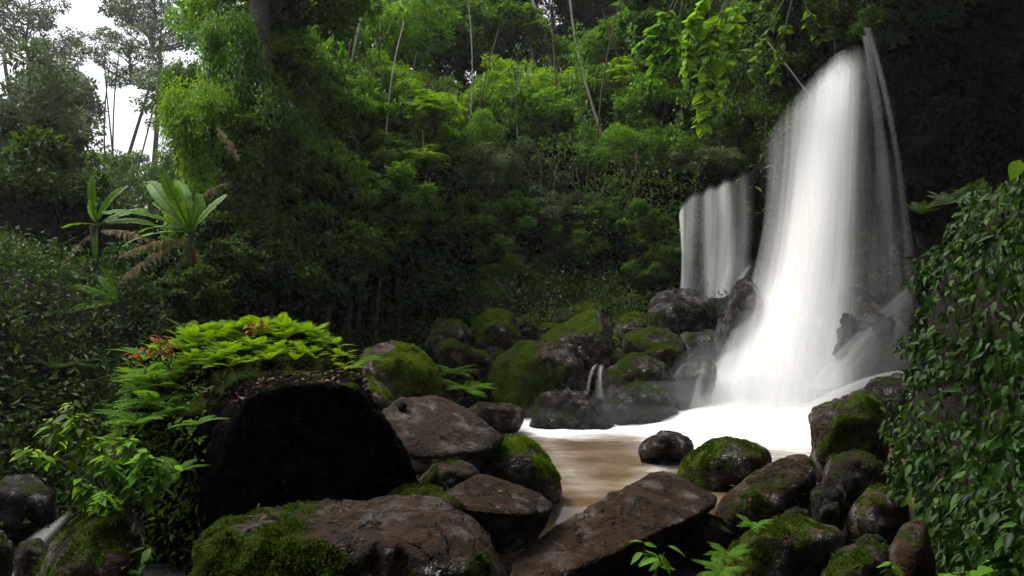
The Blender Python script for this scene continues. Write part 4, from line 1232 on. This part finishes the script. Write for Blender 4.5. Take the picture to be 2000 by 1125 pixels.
undergrowth('undergrowth', 'leafy plants clinging to the bank behind the pool', 620, s_cliff, 60, .14, LM['mid'], 4, .3)
undergrowth('undergrowth', 'dense undergrowth on the hill above the bank', 450, s_hill, 60, .22, LM['mid'], 5, .5)
undergrowth('undergrowth', 'dim ferny growth on the ledges under the dark overhang', 60, s_right, 50, .13, LM['dark'], 6, .3)
def s_foot(rng):
    x = rng.uniform(-5, 6.5); y = rng.uniform(19.0, 23.0)
    return np.array((x, y, gz(x, y) + rng.uniform(0, .5))), np.array((0, -.4, .8))
undergrowth('undergrowth', 'dark leaf cover at the foot of the forest behind the boulders', 260, s_foot, 60, .13, LM['dark'], 7, .35)
def s_boulders(rng):
    while True:
        x, y = rng.uniform(-4.5, 4.5), rng.uniform(14.5, 22)
        z = gz(x, y)
        if z > .25: return np.array((x, y, z + .05)), np.array((0, -.3, .9))
undergrowth('undergrowth', 'low green plants growing between the boulders behind the pool', 260, s_boulders, 50, .10, LM['mid'], 8, .2)

# unseen trees added behind, beside and over the viewpoint to shade the near rocks
rng = np.random.default_rng(77)
parts = []
for i in range(640):
    a = rng.uniform(math.radians(150), math.radians(395))
    rr = rng.uniform(7.5, 13)
    x, y = math.cos(a) * rr * 1.05, math.sin(a) * rr + 1.0
    if y > (4.5 if x > 0 else -2.0): continue
    z = rng.uniform(.5, 14)
    c = np.array((x * (1 - .02 * max(0, z - 8)), y * (1 - .02 * max(0, z - 8)), z))
    parts.append(cluster_leaves(c, 1.3, 90, rng, .55))
for i in range(260):
    c = np.array((rng.uniform(-5.5, 8), rng.uniform(-9, 2.5), rng.uniform(8.5, 13)))
    parts.append(cluster_leaves(c, 1.3, 90, rng, .55))
o = link('shade_woodland', mk_mesh('shade_woodland', *merge(parts), LM['dark'], False))
tag(o, 'unseen trees added behind and over the viewpoint to cast shade', 'shade_woodland', kind='stuff')

# ------------------------------------------------------------------ hanging roots and vines on the bank
for k in range(34):
    rng = np.random.default_rng(500 + k)
    u = rng.uniform(1050, 1310) if k < 26 else rng.uniform(860, 1000)
    v0, ln = rng.uniform(290, 400), rng.uniform(90, 220)
    Yr = 21.3 + .5 * rng.normal() if u > 1200 else 22.0 + .3 * rng.normal()
    p0 = P(u, v0, Yr); p1 = P(u + rng.normal() * 22, v0 + ln, Yr - rng.uniform(0, .3))
    n = 12
    t = np.linspace(0, 1, n)[:, None]
    path = p0 + (p1 - p0) * t + np.cumsum(rng.normal(size=(n, 3)) * np.array((.035, .03, 0)), 0)
    v, f = tube(path, np.linspace(.014, .006, n) * rng.uniform(.6, 1.5), 5)
    o = link('hanging_root', mk_mesh('hanging_root', v, f, BARK_ROOT, loc=p0), loc=p0)
    tag(o, 'thin brown root hanging down the shaded bank behind the pool', 'root', 'hanging roots')
# fallen log
q = bez(P(1140, 575, 21), P(1200, 590, 20.6), P(1262, 605, 20.2), 10)
v, f = tube(q, np.linspace(.16, .12, 10), 10)
lg = empty('fallen_log', q[0], 'fallen dark log lying behind the wedge boulder', 'log')
link('log_body', mk_mesh('log_body', v, f, BARK, loc=q[0]), lg)
v, f = tube(bez(q[4], q[4] + (.15, -.1, .25), q[4] + (.2, -.15, .5), 5), np.linspace(.04, .02, 5), 5)
link('broken_branch', mk_mesh('broken_branch', v, f, BARK, loc=q[0]), lg)

# ------------------------------------------------------------------ near plants: leaf and frond meshes
def one_leaf(name, L, wd, mat, bend=.25, nseg=6, fold=.12, pw=1., petiole=0.):
    t = np.linspace(0, 1, nseg + 1)
    w = np.sin(np.pi * np.clip(t, 0, 1) ** .8) * wd * .5 * (1 - .15 * t)
    if pw != 1.:
        w = np.clip(np.sin(np.pi * np.clip((t - petiole) / (1 - petiole), 0, 1)), 0, 1) ** pw * wd * .5 + .008
    w[0] = .01 if petiole else .002
    w[-1] = .002
    z = -bend * L * t ** 2
    V = []
    for a, b, c in zip(t * L, w, z):
        V += [(a, -b, c + fold * b), (a, 0, c), (a, b, c + fold * b)]
    Fq = []
    for i in range(nseg):
        a = i * 3
        Fq += [(a, a + 3, a + 4, a + 1), (a + 1, a + 4, a + 5, a + 2)]
    return mk_mesh(name, np.array(V), np.array(Fq), mat)
def frond_mesh(name, L, wd, mat, pairs=14, bend=.35, seed=0):
    """lacy fern frond: arching rachis with pinnae that carry small leaflets"""
    rng = np.random.default_rng(seed)
    parts = []
    t = np.linspace(.12, 1, pairs)
    pos = np.stack([t * L, 0 * t, -bend * L * t ** 2 + .25 * L * t], -1)
    tg = unit(np.gradient(pos, axis=0))
    for sg in (-1, 1):
        pl = wd * .5 * np.sin(np.pi * (t * .85 + .1)) ** .7
        for i in range(pairs):
            d = unit(np.array([[tg[i, 0] * .45, sg * 1.0, tg[i, 2] * .4 - .2]]))[0]
            m = 5
            q = np.linspace(.1, .9, m)
            c = pos[i] + d * (q * pl[i])[:, None]
            for s2 in (-1, 1):
                ax = d * .6 + tg[i] * s2 * .8 + rng.normal(size=(m, 3)) * .1
                l = pl[i] * .30 * (1.2 - .6 * q)
                parts.append(leaf_geo(c, ax, np.array((0, 0, 1.)) + rng.normal(size=(m, 3)) * .2, l, l * .6))
    parts.append(tube(np.concatenate([[(0, 0, 0)], pos]), np.linspace(.004, .001, pairs + 1), 3))
    return mk_mesh(name, *merge(parts), mat, False)
def orient(o, axis, up):
    a = Vector(axis).normalized(); n = Vector(up)
    n = (n - a * n.dot(a)).normalized()
    b = n.cross(a)
    M = Matrix((a, b, n)).transposed()
    o.rotation_euler = M.to_euler()

FRONDS = [frond_mesh('frond', .42, .20, LM['fern'], 12, .5, k) for k in range(3)]
def fern(p, size, nf, label, group, mat='fern', seed=0, name='fern', tilt=.5):
    rng = np.random.default_rng(seed)
    o = empty(name, p, label, 'fern', group)
    for i in range(nf):
        a = i * 2 * math.pi / nf + rng.uniform(-.3, .3)
        el = rng.uniform(.15, 1.0) * tilt * 1.6
        fr = link('frond', FRONDS[rng.integers(3)], o, (0, 0, 0), None, size * rng.uniform(.7, 1.2), LM[mat])
        orient(fr, (math.cos(a), math.sin(a), el), (0, 0, 1))
    return o
# fern mat on the mound
rng = np.random.default_rng(99)
MB_ = ROCKS['mound']
def top_of(key, x, y):
    d = ROCKS[key]
    h = np.hypot(d['v'][:, 0] - x, d['v'][:, 1] - y)
    k = np.where(h < .12)[0]
    return d['v'][k, 2].max() if len(k) else None
mv, mn = MB_['v'], MB_['n']
mu, mvv = UV(mv)
ok = np.where((mn[:, 2] > .25) & (mvv > 605) & (mvv < np.interp(mu, [250, 400, 480, 620, 700], [735, 725, 712, 705, 735])) & (mu > 350) & (mu < 712) & (mv[:, 1] < 8.3))[0]
for i, k in enumerate(rng.choice(ok, min(270, len(ok)), replace=False)):
    fern(mv[k] - mn[k] * .02, rng.uniform(.26, .50) * (1.2 if mvv[k] < 665 else 1.0), int(rng.integers(6, 9)), 'lacy bright green fern in the mat crowning the dark mound', 'ferns crowning the mound',
         'fern', 1000 + i, tilt=.85)
ok = np.where((mn[:, 1] < .3) & (mvv > 670) & (mvv < 960) & (mu > 215) & (mu < 395) & (mu < 395 - .35 * (mvv - 700)) & (mv[:, 1] < 8.3))[0]
for i, k in enumerate(rng.choice(ok, min(70, len(ok)), replace=False)):
    fern(mv[k] - mn[k] * .02, rng.uniform(.4, .8), int(rng.integers(5, 8)), 'green fern clinging to the left flank of the dark mound', 'ferns on the flank of the mound',
         'bright' if i % 3 else 'fern', 1500 + i, tilt=.7)
rng = np.random.default_rng(321)
kk = rng.choice(np.where((mn[:, 1] < .35) & (mu > 205) & (mu < 400) & (mvv > 690))[0], 2600)
n = len(kk)
q_ = mv[kk] + rng.normal(size=(n, 3)) * .05 + mn[kk] * .03
l_ = rng.uniform(.03, .09, n)
v, f = leaf_geo(q_, mn[kk] + rng.normal(size=(n, 3)) * .8 + np.array((0, 0, -.4)), mn[kk] + rng.normal(size=(n, 3)) * .4 + np.array((0, 0, .5)), l_, l_ * .5)
o = link('flank_plants', mk_mesh('flank_plants', v, f, LM['mid'], False))
tag(o, 'small leafy plants matting the left flank of the dark mound', 'ground cover', kind='stuff')
# ferns elsewhere
for k, (u, v, Y, sz, n, m, lab) in enumerate([
        (912, 765, 14.2, 1.25, 24, 'bright', 'round bushy fern between two mossy boulders behind the pool'),
        (885, 730, 14.6, 1.1, 16, 'mid', 'darker fern just above the round bushy one'),
        (1425, 1090, 5.7, .42, 18, 'bright', 'fern on the left shoulder of the ridge-backed boulder'),
        (1470, 1030, 6.0, .36, 14, 'bright', 'small fern on the crest of the ridge-backed boulder'),
        (1405, 1120, 5.4, .42, 18, 'bright', 'fern hanging at the lower edge below the ridge-backed boulder'),
        (385, 830, 6.2, .55, 4, 'bright', 'single small fern sprouting on the left edge of the black boulder'),
        (345, 925, 6.1, .7, 5, 'bright', 'spreading fern low left of the black boulder'),
        (300, 790, 6.9, 1.0, 8, 'bright', 'fern hanging down the left flank of the mound'),
        (270, 830, 6.6, 1.0, 8, 'bright', 'fern below the hanging one on the mound flank'),
        (290, 745, 7.1, .9, 8, 'bright', 'fern high on the left shoulder of the mound'),
        (700, 715, 7.7, .9, 7, 'mid', 'dim fern at the right end of the fern mat'),
        (110, 720, 10.5, 1.6, 8, 'mid', 'shaded fern on the left bank'),
        (60, 780, 10, 1.6, 8, 'dark', 'dark fern near the left edge of the bank')]):
    fern(P(u, v, Y), sz, n, lab, None, m, 2000 + k)

# leafy shrubs at left
SHL = [one_leaf('leaf', .13, .06, LM['bright'], .25, 5), one_leaf('leaf', .10, .05, LM['bright'], .4, 5)]
def leafy(name, label, stems, seed, leaf, nleaf, sizes=(.7, 1.2), meshes=SHL, cat='shrub', alt=None, Yj=.25, droop=.35, group=None, stemr=.008):
    """stems: list of pixel paths [(u,v,Y)...]; leaves in whorls along the upper two thirds"""
    rng = np.random.default_rng(seed)
    b = P(*stems[0][0])
    o = empty(name, b, label, cat, group)
    tot = 0
    for st in stems:
        pts = np.array([P(*q) for q in st])
        k = np.linspace(0, len(pts) - 1, 12)
        path = np.stack([np.interp(k, range(len(pts)), pts[:, i]) for i in range(3)], -1)
        path += np.cumsum(rng.normal(size=(12, 3)) * .008, 0)
        v, f = tube(path, np.linspace(stemr, stemr * .4, 12), 5)
        link('stem', mk_mesh('stem', v, f, STEM, loc=b), o)
        for i in range(nleaf):
            t = rng.uniform(.3, 1.0) ** .8 * 11
            i0 = min(int(t), 10)
            p = path[i0] + (path[i0 + 1] - path[i0]) * (t - i0)
            a = rng.uniform(0, 6.283)
            lf = link('leaf', meshes[rng.integers(len(meshes))], o, p - b + rng.normal(size=3) * .02, None, rng.uniform(*sizes),
                      LM[alt if alt and rng.uniform() < .16 else leaf])
            orient(lf, (math.cos(a), math.sin(a), rng.uniform(-.6, .45) - droop * .4), rng.normal(size=3) * .3 + np.array((0, 0, 1)))
            tot += 1
    return o
leafy('shrub', 'light green leafy shrub leaning over the rapid, lower left', [
    [(205, 960, 6.3), (170, 880, 6.1), (140, 790, 6.0)], [(205, 960, 6.3), (130, 900, 6.0), (50, 875, 5.8)], [(205, 960, 6.3), (120, 860, 6.1), (105, 830, 6.0)],
    [(205, 960, 6.3), (190, 910, 6.0), (180, 860, 5.9)], [(205, 960, 6.3), (150, 850, 6.0), (165, 810, 6.0)]], 1, 'lime', 58, (.6, 1.2), alt='pale')
leafy('shrub', 'dense leafy shrub in front of the mound, lower left', [
    [(250, 1030, 6.1), (240, 960, 5.9), (215, 900, 5.8)], [(250, 1030, 6.1), (270, 930, 5.9), (285, 880, 5.9)], [(250, 1030, 6.1), (200, 960, 5.8), (150, 930, 5.7)],
    [(250, 1030, 6.1), (250, 900, 6.0), (240, 850, 6.0)], [(250, 1030, 6.1), (300, 960, 5.9), (320, 900, 5.9)], [(250, 1030, 6.1), (220, 1000, 5.7), (190, 970, 5.6)]], 2, 'bright', 58, alt='lime')
leafy('shrub', 'dim drooping shrub at the bottom beside the mossy left rock', [
    [(260, 1000, 6.0), (250, 1060, 5.7), (230, 1120, 5.5)], [(260, 1000, 6.0), (210, 1040, 5.7), (200, 1090, 5.6)], [(260, 1000, 6.0), (290, 1060, 5.7), (270, 1130, 5.5)]], 3, 'mid', 30)
leafy('seedling', 'reddish young shrub at the left end of the fern mat', [
    [(330, 720, 7.0), (300, 680, 7.0), (255, 690, 6.9)], [(330, 720, 7.0), (320, 680, 7.0), (300, 660, 7.0)], [(330, 720, 7.0), (345, 690, 7.0), (335, 655, 7.0)]], 4, 'red', 20, (.5, .9), alt='bright')
leafy('seedling', 'orange tipped seedling rising from the middle of the fern mat', [
    [(490, 680, 7.3), (492, 650, 7.3), (488, 622, 7.3)], [(490, 680, 7.3), (510, 650, 7.3), (515, 626, 7.3)]], 5, 'red', 16, (.5, .8), alt='lime')
leafy('seedling', 'broadleaf seedling at the bottom edge in front of the tilted slab', [
    [(1285, 1135, 4.6), (1275, 1100, 4.6), (1262, 1075, 4.6)], [(1285, 1135, 4.6), (1300, 1100, 4.6), (1310, 1085, 4.6)]], 6, 'bright', 7, (.8, 1.2))
leafy('seedling', 'broadleaf seedling at the bottom right below the leafy bank', [
    [(1890, 1150, 4.2), (1880, 1110, 4.1), (1860, 1095, 4.1)], [(1890, 1150, 4.2), (1905, 1110, 4.1), (1920, 1090, 4.1)]], 7, 'bright', 9, (.8, 1.3))
leafy('seedling', 'small seedling among stones at the bottom right', [[(1745, 1140, 5.0), (1742, 1115, 4.9), (1735, 1095, 4.9)]], 8, 'bright', 9, (.6, 1.0))

# yellow-green hanging branch left of the main fall
HL = [one_leaf('leaf', .30, .20, LM['lime'], .25, 5), one_leaf('leaf', .24, .17, LM['lime'], .35, 5)]
leafy('hanging_branch', 'yellow-green large leaved branch hanging left of the main fall', [
    [(1440, -60, 15.8), (1395, 60, 15.3), (1370, 150, 15.2)], [(1440, -60, 15.8), (1385, 120, 15.2), (1368, 250, 15.1)], [(1440, -60, 15.8), (1365, 10, 15.3), (1345, 70, 15.2)],
    [(1440, -60, 15.8), (1420, 100, 15.2), (1400, 200, 15.1)], [(1440, -60, 15.8), (1350, 60, 15.4), (1338, 160, 15.3)], [(1440, -60, 15.8), (1430, 40, 15.4), (1440, 120, 15.3)]], 9, 'lime', 46, (.7, 1.2), HL, 'branch', droop=.9, stemr=.02)
leafy('hanging_branch', 'bright green leafy spray reaching in from the top, left of the hanging branch', [
    [(1345, -50, 16.5), (1300, 30, 16.3), (1250, 90, 16.2)], [(1345, -50, 16.5), (1290, 80, 16.3), (1270, 150, 16.2)], [(1345, -50, 16.5), (1320, 60, 16.3), (1310, 130, 16.2)]], 10, 'bright', 50, (.6, 1.0), HL, 'branch', droop=.5, stemr=.02)
leafy('hanging_branch', 'dim leafy spray drooping over the left shoulder of the main fall', [
    [(1560, -50, 17), (1500, 60, 16.8), (1470, 150, 16.7)], [(1560, -50, 17), (1530, 70, 16.8), (1510, 160, 16.8)], [(1560, -50, 17), (1580, 30, 16.9), (1600, 80, 16.9)]], 11, 'mid', 50, (.5, .9), HL, 'branch', droop=.6, stemr=.02)
# banana plants
def banana_leaf(seed, bend):
    """long blade made of side strips, split here and there as wind tears it"""
    rng = np.random.default_rng(seed)
    t = np.linspace(.14, .99, 34)
    pos = np.stack([t * 1.5 * (1 - .12 * bend * t ** 2), 0 * t, .18 * t - bend * t ** 2.2], -1)
    tg = unit(np.gradient(pos, axis=0))
    parts = []
    tv = np.array([(0, -.5, 0), (0, .5, 0), (.5, -.5, .06), (.5, .5, .06), (1, -.42, 0), (1, .36, 0)])
    tf = np.array([(0, 2, 3, 1), (2, 4, 5, 3)])
    for sg in (-1, 1):
        w = .135 * np.sin(np.pi * np.clip((t - .10) / .92, 0, 1)) ** .5 * rng.uniform(.86, 1.05, 34)
        ang = np.repeat(rng.normal(size=12) * .10, 3)[:34]
        ax = np.stack([.28 + ang, np.full(34, float(sg)), .25 - 1.1 * np.abs(ang) - .3 * t], -1)
        nr = np.cross(tg, ax) * sg
        parts.append(leaf_geo(pos, ax, np.where(nr[:, 2:3] < 0, -nr, nr), w + .01, np.full(34, .052) * np.repeat(rng.choice([1.0, 1.0, .72], 12), 3)[:34], (tv, tf)))
    parts.append(tube(np.concatenate([[(0, 0, 0)], pos[::3]]), np.linspace(.022, .004, len(pos[::3]) + 1), 5))
    return mk_mesh('leaf', *merge(parts), LM['banana'])
BL = [banana_leaf(k, b) for k, b in enumerate((.25, .5, .8, .4))]
def tattered(seed):
    rng = np.random.default_rng(seed)
    parts = []
    t = np.linspace(.1, 1, 30)
    pos = np.stack([t * 1.6, 0 * t, -.5 * t ** 2], -1)
    for sg in (-1, 1):
        w = .26 * np.sin(np.pi * t * .95) * rng.uniform(.4, 1.1, 30)
        ax = np.array((.35, sg * 1.0, -.55)) + rng.normal(size=(30, 3)) * .15
        parts.append(leaf_geo(pos, ax, np.array((0, -.3, 1.)) + rng.normal(size=(30, 3)) * .2, w + .03, .09, T_LEAF))
    parts.append(tube(pos[::3], .012, 4))
    return mk_mesh('dead_leaf', *merge(parts), LM['dead'])
DL = [tattered(1), tattered(2)]
def banana(label, base, top, leaves, dead, seed, size):
    rng = np.random.default_rng(seed)
    b, c = P(*base), P(*top)
    o = empty('banana_plant', b, label, 'banana plant', 'banana plants')
    make_trunk('pseudostem', b, c, .085 * size, .05 * size, seed, STEM, o, b, .02)
    for (du, dv, dz, s) in leaves:
        lf = link('leaf', BL[rng.integers(4)], o, c - b, None, size * s, LM['banana'])
        orient(lf, (du, dz + rng.normal() * .25, -dv), (rng.normal() * .6, -.35 + rng.normal() * .4, .9))
    for (du, dv, dz, s) in dead:
        lf = link('dead_leaf', DL[rng.integers(2)], o, c - b - np.array((0, 0, .1)), None, size * s, LM['dead'])
        orient(lf, (du, dz, -dv), (0, -.6, .7))
banana('tallest banana plant with upright green leaves before the bright creepers', (375, 600, 12.6), (372, 455, 12.6),
       [(-.75, -.75, -.1, .75), (-.3, -1.2, 0, 1.0), (-1, -.25, .2, .9), (-.85, -1.0, .1, 1.15), (.5, -.9, .3, .7), (-1, .05, -.3, .8), (-.5, -1.1, -.4, .9), (-.95, -.5, -.3, 1.0), (.15, -1, .4, .8)],
       [(-1, .02, -.2, .8), (-.9, .35, -.3, .9), (-.3, .8, -.1, .5), (.3, .9, 0, .45)], 1, .95)
banana('banana plant with drooping pale leaves at the left', (190, 600, 13), (190, 440, 13),
       [(-.15, -1, 0, .75), (.9, -.2, -.2, .8), (-.9, -.1, .1, .6), (.1, 1, -.2, .5), (.8, -.45, .2, .7), (-.5, -.8, .3, .6), (.4, -.9, -.3, .7)], [(.95, -.05, -.3, .8), (-.8, .55, -.2, .7)], 2, .85)
banana('young banana plant with one upright bright leaf, low at the left', (235, 640, 11.5), (232, 590, 11.5),
       [(.05, -1, -.1, .62), (-.8, -.35, 0, .6), (-.9, .1, -.2, .65), (-.6, -.7, .2, .5)], [], 3, .8)
banana('dim small banana plant at the left edge', (30, 660, 11.5), (40, 600, 11.5), [(-.7, -.3, 0, .6), (.8, .1, -.2, .55), (.3, -.8, 0, .5)], [(-.1, 1, -.1, .35)], 4, .7)
# withered leaves caught on the giant tree
for k, (u, v, d) in enumerate([(470, 320, (-.5, -.2, .9)), (455, 355, (-.9, -.2, -.3)), (440, 430, (.1, -.2, -1))]):
    p = P(u, v, 14.4)
    o = link('withered_leaf', DL[k % 2], loc=p, scale=.55)
    orient(o, d, (0, -.8, .5))
    tag(o, ['withered leaf caught highest on the giant trunk', 'withered curled leaf below the highest one on the trunk', 'withered leaf hanging low on the giant trunk'][k], 'leaf', 'withered leaves on the giant trunk')

# ------------------------------------------------------------------ leafy bank at the right
def wallY(u, v):
    return 7.2 - 2.7 * sstep(1740, 2040, u) - .9 * sstep(700, 1150, v) + .9 * sstep(620, 330, v)
def wall_left(v):
    return np.interp(v, [300, 340, 380, 450, 520, 600, 700, 800, 870, 940, 1010, 1080, 1200], [2010, 1990, 1915, 1850, 1806, 1795, 1785, 1750, 1740, 1760, 1790, 1810, 1830])
us, vs = np.linspace(0, 1, 26), np.linspace(330, 1320, 40)
Vw = []
for v_ in vs:
    for k in us:
        u_ = wall_left(v_) + 18 + k * 420
        Vw.append(P(u_, v_, wallY(u_, v_) + .22 + .9 * (1 - min(1, k * 6)) ** 2))
Vw = np.array(Vw)
Vw[:, 1] += .12 * fbm(Vw * 2.2, 61, 3)
ridx = np.arange(len(Vw)).reshape(len(vs), len(us))
qf = np.stack([ridx[:-1, :-1], ridx[1:, :-1], ridx[1:, 1:], ridx[:-1, 1:]], -1).reshape(-1, 4)
bk = Vw.copy(); bk[:, 0] += 1.2; bk[:, 1] += 1.3
n0 = len(Vw)
side = []
border = np.concatenate([ridx[0, :], ridx[1:, -1], ridx[-1, -2::-1], ridx[-2:0:-1, 0]])
nb = np.roll(border, -1)
sf = np.stack([border, nb, nb + n0, border + n0], -1)
bank = link('bank', mk_mesh('bank', np.concatenate([Vw, bk]), [qf, qf[:, ::-1] + n0, sf], SOIL))
tag(bank, kind='structure')
CL_ = [one_leaf('leaf', .17, .066, LM['creeper'], .30, 6, .18), one_leaf('leaf', .14, .060, LM['creeper'], .45, 6, .18), one_leaf('leaf', .20, .072, LM['creeper'], .2, 6, .18)]
b0 = P(1900, 1000, wallY(1900, 1000))
crp = empty('creeper', b0, 'glossy dark green creeper covering the steep bank on the right', 'creeper')
rng = np.random.default_rng(42)
pos_, ax_, nr_, ll_ = [], [], [], []
np_ = 0
while len(pos_) < 6400 or np_ < 300:
    v_ = rng.uniform(330, 1300)
    ul = wall_left(v_)
    if rng.uniform() < .55 and math.sin(v_ * .021 + 1.3) * math.sin(v_ * .013 + .4) > .45: continue
    u_ = ul - 14 + rng.uniform(0, 1) ** 1.3 * 420 + 16 * math.sin(v_ * .045) + 10 * math.sin(v_ * .11)
    dv = .26 * rng.beta(1.1, 2.2)
    p = P(u_, v_, wallY(u_, v_) + .9 * (1 - min(1, (u_ - ul) / 70)) ** 2 * .5 + .18 - dv * 1.4)
    a = np.array((rng.normal() * .7 - .2, -.35 + rng.normal() * .4, -.8 + rng.normal() * .45))
    nr = np.array((-.35, -.6, .7)) + rng.normal(size=3) * .6
    if np_ < 300 and dv > .10 and u_ < 1990 and 400 < v_ < 1120:
        lf = link('leaf', CL_[rng.integers(3)], crp, p - b0, None, rng.uniform(.42, .9), LM['mid' if rng.uniform() < .08 else 'creeper'])
        orient(lf, a, nr)
        np_ += 1
    elif len(pos_) < 6400:
        pos_.append(p); ax_.append(a); nr_.append(nr); ll_.append(rng.uniform(.065, .14))
ll_ = np.array(ll_); pos_, ax_, nr_ = np.array(pos_), np.array(ax_), np.array(nr_)
kind_ = np.digitize(vnoise(pos_ * 1.6, 8) * .5 + .5 + rng.normal(size=len(pos_)) * .22, [.42, .72])
for q, (lm, sc_, wr) in enumerate([('creeper', 1.0, .42), ('dark', .75, .62), ('creeper', 1.1, .26)]):
    k = np.where(kind_ == q)[0]
    v, f = leaf_geo(pos_[k], ax_[k], nr_[k], ll_[k] * sc_, ll_[k] * sc_ * wr, T_LEAF)
    o = link('leaf_mass', mk_mesh('leaf_mass', v, f, LM[lm], True, loc=b0), crp)
    o['kind'] = 'stuff'
p = P(1962, 722, 5.0)
PL = one_leaf('leaf', .20, .12, LM['pale'], .1, 6, .1)
o = link('leaf', PL, crp, p - b0, None, 1.0); orient(o, (.9, -.1, .25), (-.2, -1, .3))
o['label'] = 'broad pale veined leaf'
p = P(1770, 985, 6.0)
o = link('leaf', SHL[0], crp, p - b0, None, .8, LM['lime']); orient(o, (.3, -.2, .8), (-.3, -1, .3))
o['label'] = 'yellow-green leaf'
# strappy plants on the ledge above the bank
for k, (u, v, Y) in enumerate([(1850, 400, 10.2), (1800, 420, 10.6), (1900, 385, 10)]):
    fern(P(u, v, Y), .8, 11, ['ferny tuft in the middle of the ledge before the dark cave', 'ferny tuft at the left end of the ledge before the cave', 'ferny tuft at the right end of the ledge before the cave'][k], 'tufts on the cave ledge', 'grey' if k == 0 else 'dark', 3000 + k, tilt=.9)
# yellow hanging leaf at the right edge
p = P(1992, 312, 5.2)
o = link('hanging_leaf', HL[0], loc=p, scale=.55, mat=LM['lime']); orient(o, (-.35, -.1, -.6), (-.5, -.9, .2))
tag(o, 'single yellow-green leaf hanging at the right edge above the bank', 'leaf')

# leaf litter on the mound
rng = np.random.default_rng(5)
pos_ = []
for key in ('mound', 'black'):
    d = ROCKS[key]
    u_, v_ = UV(d['v'])
    k = np.where((d['n'][:, 2] > .3) & (v_ > 690) & (v_ < 790) & (u_ > 400))[0]
    k = rng.choice(k, 500)
    pos_ += list(d['v'][k] + rng.normal(size=(500, 3)) * np.array((.03, .03, 0)) + np.array((0, 0, .01)))
for key, cnt in (('slab', 60), ('b21', 160), ('wetslab', 14), ('glossy', 10), ('tilted', 14), ('ridge', 20), ('wetbrown2', 14), ('right4', 16), ('right5', 20), ('b22', 20), ('rightgreen', 14)):
    d = ROCKS[key]
    k = rng.choice(np.where(d['n'][:, 2] > .6)[0], cnt)
    pos_ += list(d['v'][k] + np.array((0, 0, .008)))
n = len(pos_)
v, f = leaf_geo(np.array(pos_), rdir(n, rng) * np.array((1, 1, .3)), np.array((0, 0, 1.)) + rng.normal(size=(n, 3)) * .4, rng.uniform(.03, .08, n), rng.uniform(.015, .035, n), T_LEAF)
o = link('leaf_litter', mk_mesh('leaf_litter', v, f, LM['litter']))
tag(o, 'brown fallen leaves scattered over the mound and rocks', 'leaf litter', kind='stuff')

# ------------------------------------------------------------------ air: mist at the foot of the fall, haze over the valley
def vol_mat(name, dens, col=(.9, .93, .95), noise=None, aniso=.2):
    m, t, N, L = new_mat(name)
    p = nd(t, 'ShaderNodeVolumePrincipled')
    p.inputs['Color'].default_value = (*col, 1)
    p.inputs['Anisotropy'].default_value = aniso
    p.inputs['Density'].default_value = dens
    o = nd(t, 'ShaderNodeOutputMaterial')
    L.new(p.outputs[0], o.inputs['Volume'])
    return m
HAZE = 0.0005
if HAZE:
    x0, x1, y0, y1, z0, z1 = -119.0, 89.0, -59.0, 159.0, -8.0, 40.0
    V = np.array([(x, y, z) for x in (x0, x1) for y in (y0, y1) for z in (z0, z1)])
    Fc = np.array([(0, 1, 3, 2), (4, 6, 7, 5), (0, 4, 5, 1), (2, 3, 7, 6), (0, 2, 6, 4), (1, 5, 7, 3)])
    hz = link('haze', mk_mesh('haze', V, Fc, vol_mat('haze_air', HAZE), False))
    tag(hz, kind='stuff')

MIST = [((1490, 740), 15.0, (1.7, 1.1, 1.5), .05), ((1430, 745), 15.2, (1.4, 1.0, .9), .09), ((1530, 800), 14.4, (1.7, .9, .7), .12),
        ((1330, 790), 14.8, (2.0, .9, .5), .09), ((1180, 812), 14.4, (1.8, .7, .25), .10), ((1660, 720), 14.2, (1.4, .9, 1.1), .07), ((1430, 565), 18.6, (1.3, .7, .9), .04)]
for k, (uv_, Ym, sc_, dn) in enumerate(MIST):
    d_, f_ = ICO[4]
    c_ = P(*uv_, Ym)
    mo = link('mist', mk_mesh('mist', d_ * np.array(sc_) * (1 + .12 * fbm(d_ * 1.7, k, 2))[:, None], f_, vol_mat('mist_air', dn)), loc=c_)
    tag(mo, kind='stuff')
